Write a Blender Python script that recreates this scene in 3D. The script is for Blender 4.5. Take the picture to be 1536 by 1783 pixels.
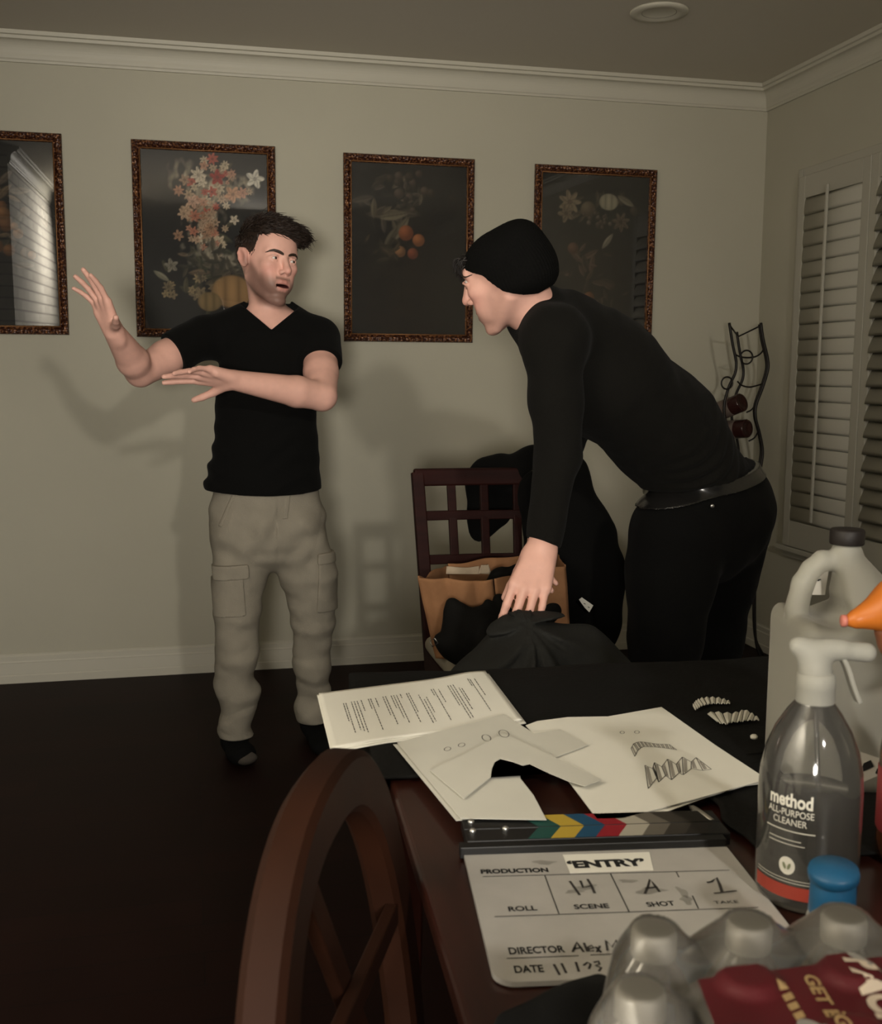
import bpy, bmesh, math, random
import numpy as np
from mathutils import Vector, Matrix

random.seed(7)
rng = np.random.default_rng(7)
S = bpy.context.scene
COL = S.collection
for o in list(bpy.data.objects):
    bpy.data.objects.remove(o)

# ------------------------------------------------------------------ camera
EYE = np.array([0.0, 0.0, 1.25])
FPX, YAW, PITCH, ROLL = 1874.3, 0.22798, 0.12856, 0.005286
_cy, _sy, _cp, _sp = math.cos(YAW), math.sin(YAW), math.cos(PITCH), math.sin(PITCH)
CF = np.array([_sy*_cp, _cy*_cp, -_sp]); _r = np.array([_cy, -_sy, 0.0]); _u = np.cross(_r, CF)
CR = _r*math.cos(ROLL) + _u*math.sin(ROLL); CU = _u*math.cos(ROLL) - _r*math.sin(ROLL)
cam = bpy.data.cameras.new('camera'); cam_o = bpy.data.objects.new('camera', cam); COL.objects.link(cam_o)
cam.sensor_fit = 'HORIZONTAL'; cam.sensor_width = 36.0; cam.lens = 36.0*FPX/1536.0
cam.clip_start = 0.02
cam_o.matrix_world = Matrix(((CR[0], CU[0], -CF[0], EYE[0]), (CR[1], CU[1], -CF[1], EYE[1]), (CR[2], CU[2], -CF[2], EYE[2]), (0, 0, 0, 1)))
cam.dof.use_dof = True; cam.dof.focus_distance = 2.3; cam.dof.aperture_fstop = 15.0
S.camera = cam_o

# ------------------------------------------------------------------ view, world, lamps
S.view_settings.view_transform = 'Standard'; S.view_settings.look = 'None'
S.view_settings.gamma = 1.0; S.view_settings.use_curve_mapping = False
S.view_settings.exposure = -0.12
W = bpy.data.worlds.new('world'); S.world = W; W.use_nodes = True
W.node_tree.nodes['Background'].inputs[0].default_value = (0.9, 0.85, 0.75, 1)
W.node_tree.nodes['Background'].inputs[1].default_value = 0.012

def lamp(name, loc, target, size, power, color=(1.0, 0.93, 0.83), spread=180.0, shape='DISK'):
    l = bpy.data.lights.new(name, 'AREA'); l.shape = shape; l.size = size; l.energy = power; l.color = color
    l.spread = math.radians(spread)
    o = bpy.data.objects.new(name, l); COL.objects.link(o); o.location = loc
    d = Vector(target) - Vector(loc); o.rotation_euler = d.to_track_quat('-Z', 'Y').to_euler()
    return o
lamp('living_room_lamp', (-0.36, -1.2, 1.22), (0.26, 4.5, 1.88), 0.36, 11.0, spread=60)
lamp('hall_lamp', (0.58, -1.35, 2.13), (0.7, 4.0, 1.0), 0.15, 15.0, spread=120)
lamp('wall_washer', (-0.28, 0.0, 2.32), (-1.04, 0.45, 1.8), 0.2, 62.0, spread=110)

# ------------------------------------------------------------------ helpers
def ray(x, y):
    return CF + CR*(x-768.0)/FPX - CU*(y-891.5)/FPX
def onZ(x, y, z):
    d = ray(x, y); return EYE + d*(z-EYE[2])/d[2]
def onY(x, y, Y):
    d = ray(x, y); return EYE + d*Y/d[1]
def onX(x, y, X):
    d = ray(x, y); return EYE + d*X/d[0]
def nrm(v):
    v = np.asarray(v, float); return v/np.linalg.norm(v)

def tag(o, label=None, cat=None, group=None, kind=None):
    if label: o['label'] = label
    if cat: o['category'] = cat
    if group: o['group'] = group
    if kind: o['kind'] = kind
    return o
def thing(name, label, cat, loc=(0, 0, 0), group=None):
    o = bpy.data.objects.new(name, None); COL.objects.link(o); o.location = loc; o.empty_display_size = 0.05
    return tag(o, label, cat, group)
def wloc(o):
    v = Vector((0, 0, 0))
    while o is not None:
        v += o.location; o = o.parent
    return v
def link(name, me, mat=None, parent=None, smooth=None, label=None):
    """Link a mesh whose vertices are in world space as one object under its parent."""
    o = bpy.data.objects.new(name, me); COL.objects.link(o)
    if mat is not None:
        for m in (mat if isinstance(mat, (list, tuple)) else [mat]): me.materials.append(m)
    if smooth is not None:
        me.polygons.foreach_set('use_smooth', [smooth]*len(me.polygons))
    if parent is not None:
        o.parent = parent; me.transform(Matrix.Translation(-wloc(parent)))
    if label: o['label'] = label
    return o
def from_bm(name, bm, mat=None, parent=None, smooth=False, label=None):
    bmesh.ops.recalc_face_normals(bm, faces=bm.faces[:])
    me = bpy.data.meshes.new(name); bm.to_mesh(me); bm.free()
    return link(name, me, mat, parent, smooth, label)
def bevel(o, w, seg=2):
    m = o.modifiers.new('bevel', 'BEVEL'); m.width = w; m.segments = seg; m.limit_method = 'ANGLE'; m.angle_limit = 0.6
    return o
def box(bm, c, s, R=None):
    """box centred at c with full size s, rotated by the 3x3 matrix R (columns = axes)"""
    M = Matrix.Translation(Vector(c)) @ ((Matrix(R).to_4x4()) if R is not None else Matrix.Identity(4)) @ Matrix.Diagonal((s[0], s[1], s[2], 1))
    return bmesh.ops.create_cube(bm, size=1.0, matrix=M)['verts']
def zrot(a):
    return [[math.cos(a), -math.sin(a), 0], [math.sin(a), math.cos(a), 0], [0, 0, 1]]
def axes(x, y, z):
    return [[x[i], y[i], z[i]] for i in range(3)]
def spline(pts, n):
    P = [np.asarray(p, float) for p in pts]
    P = [2*P[0]-P[1]] + P + [2*P[-1]-P[-2]]
    out = []
    for i in range(1, len(P)-2):
        for k in range(n):
            t = k/n
            out.append(0.5*((2*P[i]) + (P[i+1]-P[i-1])*t + (2*P[i-1]-5*P[i]+4*P[i+1]-P[i+2])*t*t + (3*P[i]-P[i-1]-3*P[i+1]+P[i+2])*t**3))
    out.append(P[-2]); return out
def sweep(bm, pts, prof, up=None, radii=None, cap=True, closed=False):
    """sweep a 2-D profile (list of (a,b)) along points; a along side, b along up"""
    P = [np.asarray(p, float) for p in pts]; n = len(P); rings = []
    ref = None if up is None else np.asarray(up, float)
    last = None
    for i in range(n):
        if closed: t = nrm(P[(i+1) % n]-P[i-1])
        else: t = nrm(P[min(i+1, n-1)]-P[max(i-1, 0)])
        if ref is not None: u = ref - t*(ref@t)
        elif last is None:
            a = np.array([0, 0, 1.0]) if abs(t[2]) < 0.9 else np.array([1.0, 0, 0]); u = a - t*(a@t)
        else: u = last - t*(last@t)
        u = nrm(u); last = u; s = np.cross(t, u)
        k = 1.0 if radii is None else radii[i]
        rings.append([bm.verts.new(P[i] + s*(a*k) + u*(b*k)) for a, b in prof])
    m = len(prof)
    for i in range(n if closed else n-1):
        A, B = rings[i], rings[(i+1) % n]
        for j in range(m):
            bm.faces.new((A[j], A[(j+1) % m], B[(j+1) % m], B[j]))
    if cap and not closed:
        bm.faces.new(rings[0][::-1]); bm.faces.new(rings[-1])
def circ(r, n=10):
    return [(r*math.cos(2*math.pi*k/n), r*math.sin(2*math.pi*k/n)) for k in range(n)]
def rect(w, h):
    return [(-w/2, -h/2), (w/2, -h/2), (w/2, h/2), (-w/2, h/2)]
def rod(bm, pts, r, n=10, radii=None, closed=False):
    sweep(bm, pts, circ(r, n), radii=radii, closed=closed)
def lathe(bm, prof, c, n=32, axis=None, sx=1.0, sy=1.0, rot=0.0):
    """prof: (radius, height) from bottom to top about c"""
    c = np.asarray(c, float); z = np.array([0, 0, 1.0]) if axis is None else nrm(axis)
    a = np.array([1.0, 0, 0]) if abs(z[0]) < 0.9 else np.array([0, 1.0, 0]); x = nrm(a - z*(a@z)); y = np.cross(z, x)
    rings = []
    for r, hgt in prof:
        if r < 1e-6: rings.append([bm.verts.new(c + z*hgt)])
        else:
            ring = []
            for k in range(n):
                t = 2*math.pi*k/n; px, py = r*sx*math.cos(t), r*sy*math.sin(t)
                qx, qy = px*math.cos(rot)-py*math.sin(rot), px*math.sin(rot)+py*math.cos(rot)
                ring.append(bm.verts.new(c + x*qx + y*qy + z*hgt))
            rings.append(ring)
    for A, B in zip(rings[:-1], rings[1:]):
        if len(A) == 1 and len(B) == 1: continue
        for k in range(n):
            if len(A) == 1: bm.faces.new((A[0], B[(k+1) % n], B[k]))
            elif len(B) == 1: bm.faces.new((A[k], A[(k+1) % n], B[0]))
            else: bm.faces.new((A[k], A[(k+1) % n], B[(k+1) % n], B[k]))
    if len(rings[0]) > 1: bm.faces.new(rings[0][::-1])
    if len(rings[-1]) > 1: bm.faces.new(rings[-1])
def prism(bm, pts, thick):
    """polygon (3-D points, flat) extruded by the vector thick"""
    t = np.asarray(thick, float)
    a = [bm.verts.new(p) for p in pts]; b = [bm.verts.new(np.asarray(p, float)+t) for p in pts]
    n = len(a)
    f1 = bm.faces.new(a[::-1]); f2 = bm.faces.new(b)
    for i in range(n): bm.faces.new((a[i], a[(i+1) % n], b[(i+1) % n], b[i]))
    bmesh.ops.triangulate(bm, faces=[f1, f2])
def stroke(bm, pts, w, z=0.0004, closed=False):
    """ink line lying on a horizontal sheet"""
    P = [np.asarray(p, float) for p in pts]
    n = len(P); L = []; Rr = []
    for i in range(n):
        t = (P[(i+1) % n]-P[i-1]) if closed else (P[min(i+1, n-1)]-P[max(i-1, 0)])
        t = nrm([t[0], t[1], 0]); s = np.array([-t[1], t[0], 0])*w/2; up = np.array([0, 0, z])
        L.append(bm.verts.new(P[i]+s+up)); Rr.append(bm.verts.new(P[i]-s+up))
    for i in range(n if closed else n-1):
        j = (i+1) % n; bm.faces.new((L[i], Rr[i], Rr[j], L[j]))
def text_bm(bm, s, size, origin, xd, yd, bold=0.0, align='LEFT', shear=0.0, lift=0.0004, warp=None):
    """letters laid on the plane (origin, xd, yd)"""
    c = bpy.data.curves.new('t', 'FONT'); c.body = s; c.size = size; c.offset = bold*size; c.align_x = align; c.shear = shear
    c.resolution_u = 4
    o = bpy.data.objects.new('t', c); COL.objects.link(o)
    dg = bpy.context.evaluated_depsgraph_get(); me = bpy.data.meshes.new_from_object(o.evaluated_get(dg))
    bpy.data.objects.remove(o); bpy.data.curves.remove(c)
    x, y = nrm(xd), nrm(yd); z = np.cross(x, y); og = np.asarray(origin, float)
    vs = []
    for v in me.vertices:
        if warp: p = warp(v.co.x, v.co.y)
        else: p = og + x*v.co.x + y*v.co.y + z*lift
        vs.append(bm.verts.new(p))
    for f in me.polygons:
        try: bm.faces.new([vs[i] for i in f.vertices])
        except ValueError: pass
    bpy.data.meshes.remove(me)
def grid_mesh(name, P, closed_u=False):
    """P: (nu, nv, 3) array of world points"""
    nu, nv = P.shape[:2]
    idx = np.arange(nu*nv).reshape(nu, nv)
    A = idx[:-1, :-1].ravel(); B = idx[1:, :-1].ravel(); C = idx[1:, 1:].ravel(); D = idx[:-1, 1:].ravel()
    q = np.stack([A, B, C, D], 1)
    if closed_u:
        q = np.concatenate([q, np.stack([idx[-1, :-1], idx[0, :-1], idx[0, 1:], idx[-1, 1:]], 1)])
    return raw_mesh(name, P.reshape(-1, 3), q)
def raw_mesh(name, V, Q, smooth=True):
    me = bpy.data.meshes.new(name); V = np.ascontiguousarray(V, np.float32); Q = np.ascontiguousarray(Q, np.int32)
    me.vertices.add(len(V)); me.vertices.foreach_set('co', V.ravel())
    me.loops.add(Q.size); me.loops.foreach_set('vertex_index', Q.ravel())
    me.polygons.add(len(Q)); me.polygons.foreach_set('loop_start', np.arange(0, Q.size, Q.shape[1], dtype=np.int32))
    me.update(calc_edges=True)
    me.polygons.foreach_set('use_smooth', np.full(len(Q), smooth))
    return me
def set_colors(me, C, name='Col'):
    a = me.color_attributes.new(name, 'FLOAT_COLOR', 'POINT')
    C4 = np.ones((len(C), 4), np.float32); C4[:, :3] = C
    a.data.foreach_set('color', C4.ravel())
def solid(o, t, off=-1.0):
    m = o.modifiers.new('solid', 'SOLIDIFY'); m.thickness = t; m.offset = off; return o
def snoise(p, f, seed=0, n=7, stretch=(1, 1, 1)):
    """cheap smooth noise in about [-1, 1]: sum of sines in random directions"""
    r = np.random.default_rng(seed); p = p*np.asarray(stretch, float)
    out = np.zeros(p.shape[:-1])
    for _ in range(n):
        k = nrm(r.normal(size=3))*f*r.uniform(0.6, 1.5)
        out += np.sin(p@k + r.uniform(0, 6.28) + 0.7*np.sin(p@(nrm(r.normal(size=3))*f*0.6) + r.uniform(0, 6.28)))
    return out/n*1.6

# ------------------------------------------------------------------ materials
def lin(c):
    if isinstance(c, str):
        v = [int(c[i:i+2], 16)/255 for i in (0, 2, 4)]
        return tuple(x/12.92 if x <= 0.04045 else ((x+0.055)/1.055)**2.4 for x in v)
    return c
def mat(name, col, rough=0.6, spec=0.4, metal=0.0, var=0.0, vscale=8.0, bump=0.0, bscale=60.0, stretch=(1, 1, 1), sheen=0.0, coat=0.0, attr=None, trans=0.0):
    m = bpy.data.materials.new(name); m.use_nodes = True; nt = m.node_tree; N, L = nt.nodes, nt.links
    b = N['Principled BSDF']; col = lin(col)
    b.inputs['Base Color'].default_value = (*col, 1); b.inputs['Roughness'].default_value = rough
    b.inputs['Specular IOR Level'].default_value = spec; b.inputs['Metallic'].default_value = metal
    b.inputs['Sheen Weight'].default_value = sheen; b.inputs['Coat Weight'].default_value = coat; b.inputs['Coat Roughness'].default_value = 0.08
    b.inputs['Transmission Weight'].default_value = trans
    if attr:
        a = N.new('ShaderNodeAttribute'); a.attribute_name = attr; L.new(a.outputs['Color'], b.inputs['Base Color'])
    if var or bump:
        tc = N.new('ShaderNodeTexCoord'); mp = N.new('ShaderNodeMapping'); mp.inputs['Scale'].default_value = stretch
        L.new(tc.outputs['Object'], mp.inputs['Vector'])
    if var:
        nz = N.new('ShaderNodeTexNoise'); nz.inputs['Scale'].default_value = vscale; nz.inputs['Detail'].default_value = 5
        L.new(mp.outputs['Vector'], nz.inputs['Vector'])
        r = N.new('ShaderNodeMapRange'); r.inputs['From Min'].default_value = 0.25; r.inputs['From Max'].default_value = 0.75
        r.inputs['To Min'].default_value = 1-var; r.inputs['To Max'].default_value = 1+var
        L.new(nz.outputs['Fac'], r.inputs['Value'])
        mx = N.new('ShaderNodeMix'); mx.data_type = 'RGBA'; mx.blend_type = 'MULTIPLY'; mx.inputs['Factor'].default_value = 1
        if attr: L.new(a.outputs['Color'], mx.inputs['A'])
        else: mx.inputs['A'].default_value = (*col, 1)
        L.new(r.outputs['Result'], mx.inputs['B']); L.new(mx.outputs['Result'], b.inputs['Base Color'])
    if bump:
        nb = N.new('ShaderNodeTexNoise'); nb.inputs['Scale'].default_value = bscale; nb.inputs['Detail'].default_value = 4
        L.new(mp.outputs['Vector'], nb.inputs['Vector'])
        bp = N.new('ShaderNodeBump'); bp.inputs['Strength'].default_value = bump; bp.inputs['Distance'].default_value = 0.004
        L.new(nb.outputs['Fac'], bp.inputs['Height']); L.new(bp.outputs['Normal'], b.inputs['Normal'])
    return m
def clear(name, tint, refl=0.0, haze=0.0, hazecol=(0.8, 0.8, 0.78), rough=0.04, ior=1.45, hrough=0.5):
    """thin clear sheet: transmits with a tint, reflects by Fresnel, scatters a little"""
    m = bpy.data.materials.new(name); m.use_nodes = True; N, L = m.node_tree.nodes, m.node_tree.links
    N.remove(N['Principled BSDF']); out = N['Material Output']
    t = N.new('ShaderNodeBsdfTransparent'); t.inputs[0].default_value = (*lin(tint), 1)
    g = N.new('ShaderNodeBsdfGlossy'); g.inputs['Roughness'].default_value = rough; g.inputs[0].default_value = (1, 1, 1, 1)
    f = N.new('ShaderNodeFresnel'); f.inputs['IOR'].default_value = ior
    ad = N.new('ShaderNodeMath'); ad.operation = 'ADD'; ad.inputs[1].default_value = refl; ad.use_clamp = True
    L.new(f.outputs[0], ad.inputs[0])
    base = t.outputs[0]
    if haze:
        d = N.new('ShaderNodeBsdfDiffuse'); d.inputs[0].default_value = (*lin(hazecol), 1)
        tl = N.new('ShaderNodeBsdfTranslucent'); tl.inputs[0].default_value = (*lin(hazecol), 1)
        dm = N.new('ShaderNodeMixShader'); dm.inputs[0].default_value = hrough; L.new(d.outputs[0], dm.inputs[1]); L.new(tl.outputs[0], dm.inputs[2])
        hm = N.new('ShaderNodeMixShader'); hm.inputs[0].default_value = haze
        L.new(t.outputs[0], hm.inputs[1]); L.new(dm.outputs[0], hm.inputs[2]); base = hm.outputs[0]
    mx = N.new('ShaderNodeMixShader'); L.new(ad.outputs[0], mx.inputs[0]); L.new(base, mx.inputs[1]); L.new(g.outputs[0], mx.inputs[2])
    L.new(mx.outputs[0], out.inputs['Surface'])
    return m

m_wall = mat('wall_paint', (0.50, 0.478, 0.385), 0.75, 0.2, var=0.03, vscale=2.5, bump=0.05, bscale=220)
m_ceil = mat('ceiling_paint', (0.60, 0.56, 0.48), 0.8, 0.2, bump=0.03, bscale=200)
m_trim = mat('trim_paint', (0.57, 0.545, 0.455), 0.5, 0.3)
m_shut = mat('dimmed_shutter_paint', (0.47, 0.45, 0.375), 0.55, 0.25)  # white paint darkened: the right wall's weak light is put into its colour
m_wood = mat('dark_cherry_wood', (0.020, 0.0042, 0.003), 0.6, 0.15, var=0.35, vscale=6, stretch=(1, 1, 8))
m_hoop = mat('brown_wood', (0.019, 0.0058, 0.0023), 0.6, 0.14, var=0.3, vscale=10)
m_table = mat('table_wood', (0.026, 0.0072, 0.0045), 0.35, 0.35, var=0.35, vscale=5, stretch=(9, 1, 1), coat=0.25)
m_black = mat('black_cotton', (0.0042, 0.0042, 0.0040), 0.95, 0.1, sheen=0.02, bump=0.15, bscale=400)
m_black2 = mat('black_knit', (0.0065, 0.0062, 0.0052), 0.95, 0.12, sheen=0.02, bump=0.3, bscale=260)
m_black3 = mat('black_garment_cloth', (0.0060, 0.0058, 0.0052), 0.9, 0.15, bump=0.25, bscale=120)
m_grey = mat('charcoal_cloth', (0.017, 0.0172, 0.0155), 0.85, 0.2, bump=0.25, bscale=150)
m_paper = mat('white_paper', (0.80, 0.785, 0.705), 0.8, 0.2, var=0.02, vscale=12)
m_tracing = mat('thin_paper', (0.62, 0.61, 0.545), 0.7, 0.2, var=0.04, vscale=10)
m_ink = mat('black_ink', (0.02, 0.02, 0.02), 0.7, 0.2)
m_pencil = mat('pencil_line', (0.07, 0.068, 0.062), 0.7, 0.2)
m_pencil2 = mat('pencil_shade', (0.36, 0.34, 0.30), 0.8, 0.2)
m_iron = mat('dark_wrought_iron', (0.012, 0.009, 0.007), 0.45, 0.5, metal=0.3)
m_khaki = mat('khaki_twill', (0.275, 0.25, 0.20), 0.9, 0.1, var=0.06, vscale=20, bump=0.3, bscale=300)
m_skin = mat('skin', (0.6, 0.36, 0.27), 0.5, 0.35, attr='Col', var=0.05, vscale=45, bump=0.06, bscale=150)

# ------------------------------------------------------------------ implicit surfaces (smooth unions meshed by surface nets)
class Sdf:
    rs = 1.0      # thickness scale of the figure being built
    def __init__(s): s.p = []; s.post = None
    def add(s, fn, k=0.02, op=1): s.p.append((fn, k, op)); return s
    def cap(s, a, b, ra, rb, k=0.02, op=1, flat=None, f=1.0):
        ra, rb = ra*s.rs, rb*s.rs; a = np.asarray(a, float); b = np.asarray(b, float); d = b-a; L2 = max(d@d, 1e-12)
        n = None if flat is None else nrm(flat)
        def fn(P):
            q = P-a; t = np.clip(q@d/L2, 0, 1); q = q - t[:, None]*d
            if n is not None: q = q + (q@n*(1/f-1))[:, None]*n
            r = ra+(rb-ra)*t
            l = np.sqrt((q*q).sum(1))
            e = l - r
            return e if n is None else e*np.where(l > 1e-9, np.maximum(f, 0.55), 1)
        return s.add(fn, k, op)
    def chain(s, pr, k=0.02, op=1, flat=None, f=1.0):
        for (a, ra), (b, rb) in zip(pr[:-1], pr[1:]): s.cap(a, b, ra, rb, k, op, flat, f)
        return s
    def ell(s, c, r, k=0.02, op=1, R=None):
        c = np.asarray(c, float); r = np.asarray(r, float)*s.rs; R = np.eye(3) if R is None else np.asarray(R, float)   # rows of R = local axes
        def fn(P):
            q = (P-c)@R.T/r; k0 = np.sqrt((q*q).sum(1)); k1 = np.sqrt(((q/r)**2).sum(1))
            return np.where(k1 > 1e-9, k0*(k0-1)/np.maximum(k1, 1e-9), -r.min())
        return s.add(fn, k, op)
    def rbox(s, c, hs, rad, k=0.02, op=1, R=None):
        c = np.asarray(c, float); hs = np.asarray(hs, float)-rad; R = np.eye(3) if R is None else np.asarray(R, float)
        def fn(P):
            q = np.abs((P-c)@R.T)-hs
            return np.sqrt((np.maximum(q, 0)**2).sum(1)) + np.minimum(q.max(1), 0) - rad
        return s.add(fn, k, op)
    def use(s, other, grow=0.0):
        for fn, k, op in other.p: s.p.append(((lambda P, fn=fn, g=grow*op: fn(P)-g), k, op))
        return s
    def ev(s, P, sub=None):
        d = None
        for i, (fn, k, op) in enumerate(s.p):
            if sub is not None and not sub[i]: continue
            e = fn(P)
            if d is None: d = e if op > 0 else -e; continue
            if op > 0:
                h = np.clip(0.5+0.5*(d-e)/k, 0, 1); d = d*(1-h)+e*h - k*h*(1-h)
            else:
                e = -e; h = np.clip(0.5-0.5*(d-e)/k, 0, 1); d = d*(1-h)+e*h + k*h*(1-h)
        if d is None: return np.full(len(P), 1.0)
        return d if s.post is None else s.post(P, d)

def sdf_mesh(name, s, lo, hi, h=0.004, smooth=1):
    lo = np.asarray(lo, float); hi = np.asarray(hi, float); B = 12
    nb = np.ceil((hi-lo)/(h*B)).astype(int); n = nb*B
    V = np.full(n, 1.0, np.float32); hd = h*B*0.5*1.7321
    gi = np.stack(np.meshgrid(*[np.arange(x) for x in nb], indexing='ij'), -1).reshape(-1, 3)
    C = lo + (gi*B+(B-1)/2)*h
    D = np.stack([fn(C) for fn, k, op in s.p], 0); tot = s.ev(C)
    off = np.stack(np.meshgrid(*[np.arange(B)]*3, indexing='ij'), -1).reshape(-1, 3)*h
    ops = np.array([op for _, _, op in s.p]); ks = np.array([k for _, k, _ in s.p])
    raw = np.where(ops[:, None] > 0, D, 9).min(0)
    act = np.abs(tot) < hd*1.6+0.014
    for b in range(len(gi)):
        i, j, k = gi[b]*B
        if not act[b]:
            V[i:i+B, j:j+B, k:k+B] = tot[b]; continue
        sub = np.where(ops > 0, D[:, b] < raw[b]+2*hd*1.6+ks, D[:, b] < hd*1.8+ks+0.02)
        V[i:i+B, j:j+B, k:k+B] = s.ev(lo+gi[b]*B*h+off, sub).reshape(B, B, B)
    ins = V < 0
    cs = [ins[a:n[0]-1+a, b:n[1]-1+b, c:n[2]-1+c] for a in (0, 1) for b in (0, 1) for c in (0, 1)]
    al = cs[0].copy(); an = cs[0].copy()
    for c in cs[1:]: al &= c; an |= c
    ci = np.argwhere(an & ~al)
    if len(ci) == 0: raise RuntimeError('empty surface '+name)
    N1, N2 = n[1], n[2]
    key = (ci[:, 0]*N1+ci[:, 1])*N2+ci[:, 2]
    cv = np.stack([V[ci[:, 0]+a, ci[:, 1]+b, ci[:, 2]+c] for a in (0, 1) for b in (0, 1) for c in (0, 1)], 1)
    co = np.array([(a, b, c) for a in (0, 1) for b in (0, 1) for c in (0, 1)], float)
    acc = np.zeros((len(ci), 3)); cnt = np.zeros(len(ci))
    for e0 in range(8):
        for ax in (1, 2, 4):
            if e0 & ax: continue
            e1 = e0 | ax; a, b = cv[:, e0], cv[:, e1]; m = (a < 0) != (b < 0)
            t = np.where(m, a/np.where(m, a-b, 1), 0)
            acc += np.where(m[:, None], co[e0]+(co[e1]-co[e0])*t[:, None], 0); cnt += m
    P = lo + (ci + acc/cnt[:, None])*h
    quads = []
    st = (N1*N2, N2, 1)
    for ax in range(3):
        sl0 = [slice(0, n[d]-1) if d == ax else slice(1, n[d]-1) for d in range(3)]
        sl1 = [slice(1, n[d]) if d == ax else slice(1, n[d]-1) for d in range(3)]
        A, Bv = ins[tuple(sl0)], ins[tuple(sl1)]
        o1, o2 = [d for d in range(3) if d != ax]
        for flip, msk in ((False, A & ~Bv), (True, ~A & Bv)):
            e = np.argwhere(msk)
            if not len(e): continue
            e[:, o1] += 1; e[:, o2] += 1
            k0 = e[:, 0]*st[0]+e[:, 1]*st[1]+e[:, 2]
            q = np.stack([k0-st[o1]-st[o2], k0-st[o2], k0, k0-st[o1]], 1)
            if flip != (ax == 1): q = q[:, ::-1]
            quads.append(np.searchsorted(key, q))
    Q = np.concatenate(quads)
    for _ in range(smooth):
        Ac = np.zeros_like(P); cn = np.zeros(len(P))
        for a, b in ((0, 1), (1, 2), (2, 3), (3, 0)):
            for d in range(3): Ac[:, d] += np.bincount(Q[:, a], P[Q[:, b], d], len(P)) + np.bincount(Q[:, b], P[Q[:, a], d], len(P))
            cn += np.bincount(Q[:, a], minlength=len(P)) + np.bincount(Q[:, b], minlength=len(P))
        P = P*0.45 + Ac/cn[:, None]*0.55
    return raw_mesh(name, P, Q), P
def sdf_obj(name, s, lo, hi, h, mt, parent=None, smooth=1, label=None):
    me, P = sdf_mesh(name, s, lo, hi, h, smooth)
    return link(name, me, mt, parent, None, label)

# ------------------------------------------------------------------ the room
WB, WR, WL, WF, H = 4.504, 2.521, -2.6, -4.2, 2.504      # back wall Y, right wall X, far left wall X, wall behind Y, ceiling
SX, SY = -1.04, 1.85                                     # stone chimney breast beside the photographer: its face X and its end Y
def wall(name, lo, hi, m):
    bm = bmesh.new(); lo, hi = np.array(lo), np.array(hi); box(bm, (lo+hi)/2, hi-lo)
    return tag(from_bm(name, bm, m), kind='structure')

# floor: long dark planks
mf = bpy.data.materials.new('dark_plank_floor'); mf.use_nodes = True; N, L = mf.node_tree.nodes, mf.node_tree.links; b = N['Principled BSDF']
tc = N.new('ShaderNodeTexCoord'); br = N.new('ShaderNodeTexBrick'); br.offset = 0.37
br.inputs['Scale'].default_value = 1.0; br.inputs['Brick Width'].default_value = 1.3; br.inputs['Row Height'].default_value = 0.125; br.inputs['Mortar Size'].default_value = 0.0016
br.inputs['Color1'].default_value = (0.010, 0.0030, 0.0022, 1); br.inputs['Color2'].default_value = (0.0145, 0.0042, 0.0030, 1); br.inputs['Mortar'].default_value = (0.005, 0.002, 0.002, 1)
L.new(tc.outputs['Object'], br.inputs['Vector']); L.new(br.outputs['Color'], b.inputs['Base Color']); b.inputs['Roughness'].default_value = 0.55; b.inputs['Specular IOR Level'].default_value = 0.12
wall('floor', (WL-0.1, WF-0.1, -0.1), (WR+0.1, WB+0.1, 0), mf)
wall('ceiling', (WL-0.1, WF-0.1, H), (WR+0.1, WB+0.1, H+0.1), m_ceil)
wall('wall_back', (WL-0.1, WB, 0), (WR+0.1, WB+0.1, H), m_wall)
wall('wall_right', (WR, WF, 0), (WR+0.1, WB, H), m_wall)
wall('wall_front', (WL, WF-0.1, 0), (WR, WF, H), m_wall)
# left wall: whitewashed split-face stone, seen only as a reflection in the picture glass
mb = bpy.data.materials.new('whitewashed_stone'); mb.use_nodes = True; N, L = mb.node_tree.nodes, mb.node_tree.links; b = N['Principled BSDF']
tc = N.new('ShaderNodeTexCoord'); mp = N.new('ShaderNodeMapping'); mp.inputs['Rotation'].default_value = (math.pi/2, 0, math.pi/2)
br = N.new('ShaderNodeTexBrick'); br.inputs['Scale'].default_value = 1.0; br.inputs['Brick Width'].default_value = 0.24; br.inputs['Row Height'].default_value = 0.07; br.inputs['Mortar Size'].default_value = 0.006
br.inputs['Color1'].default_value = (0.72, 0.69, 0.6, 1); br.inputs['Color2'].default_value = (0.55, 0.52, 0.45, 1); br.inputs['Mortar'].default_value = (0.33, 0.31, 0.27, 1)
sx = N.new('ShaderNodeSeparateXYZ'); cx = N.new('ShaderNodeCombineXYZ')
L.new(tc.outputs['Object'], sx.inputs[0]); L.new(sx.outputs['Y'], cx.inputs['X']); L.new(sx.outputs['Z'], cx.inputs['Y']); L.new(cx.outputs[0], br.inputs['Vector'])
L.new(br.outputs['Color'], b.inputs['Base Color']); b.inputs['Roughness'].default_value = 0.85
bp = N.new('ShaderNodeBump'); bp.inputs['Strength'].default_value = 0.6; bp.inputs['Distance'].default_value = 0.01; L.new(br.outputs['Fac'], bp.inputs['Height']); bp.invert = True; L.new(bp.outputs['Normal'], b.inputs['Normal'])
wall('wall_chimney', (SX-0.5, WF, 0), (SX, SY, H), mb)
wall('wall_left', (WL-0.1, WF, 0), (WL, WB, H), m_wall)

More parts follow.
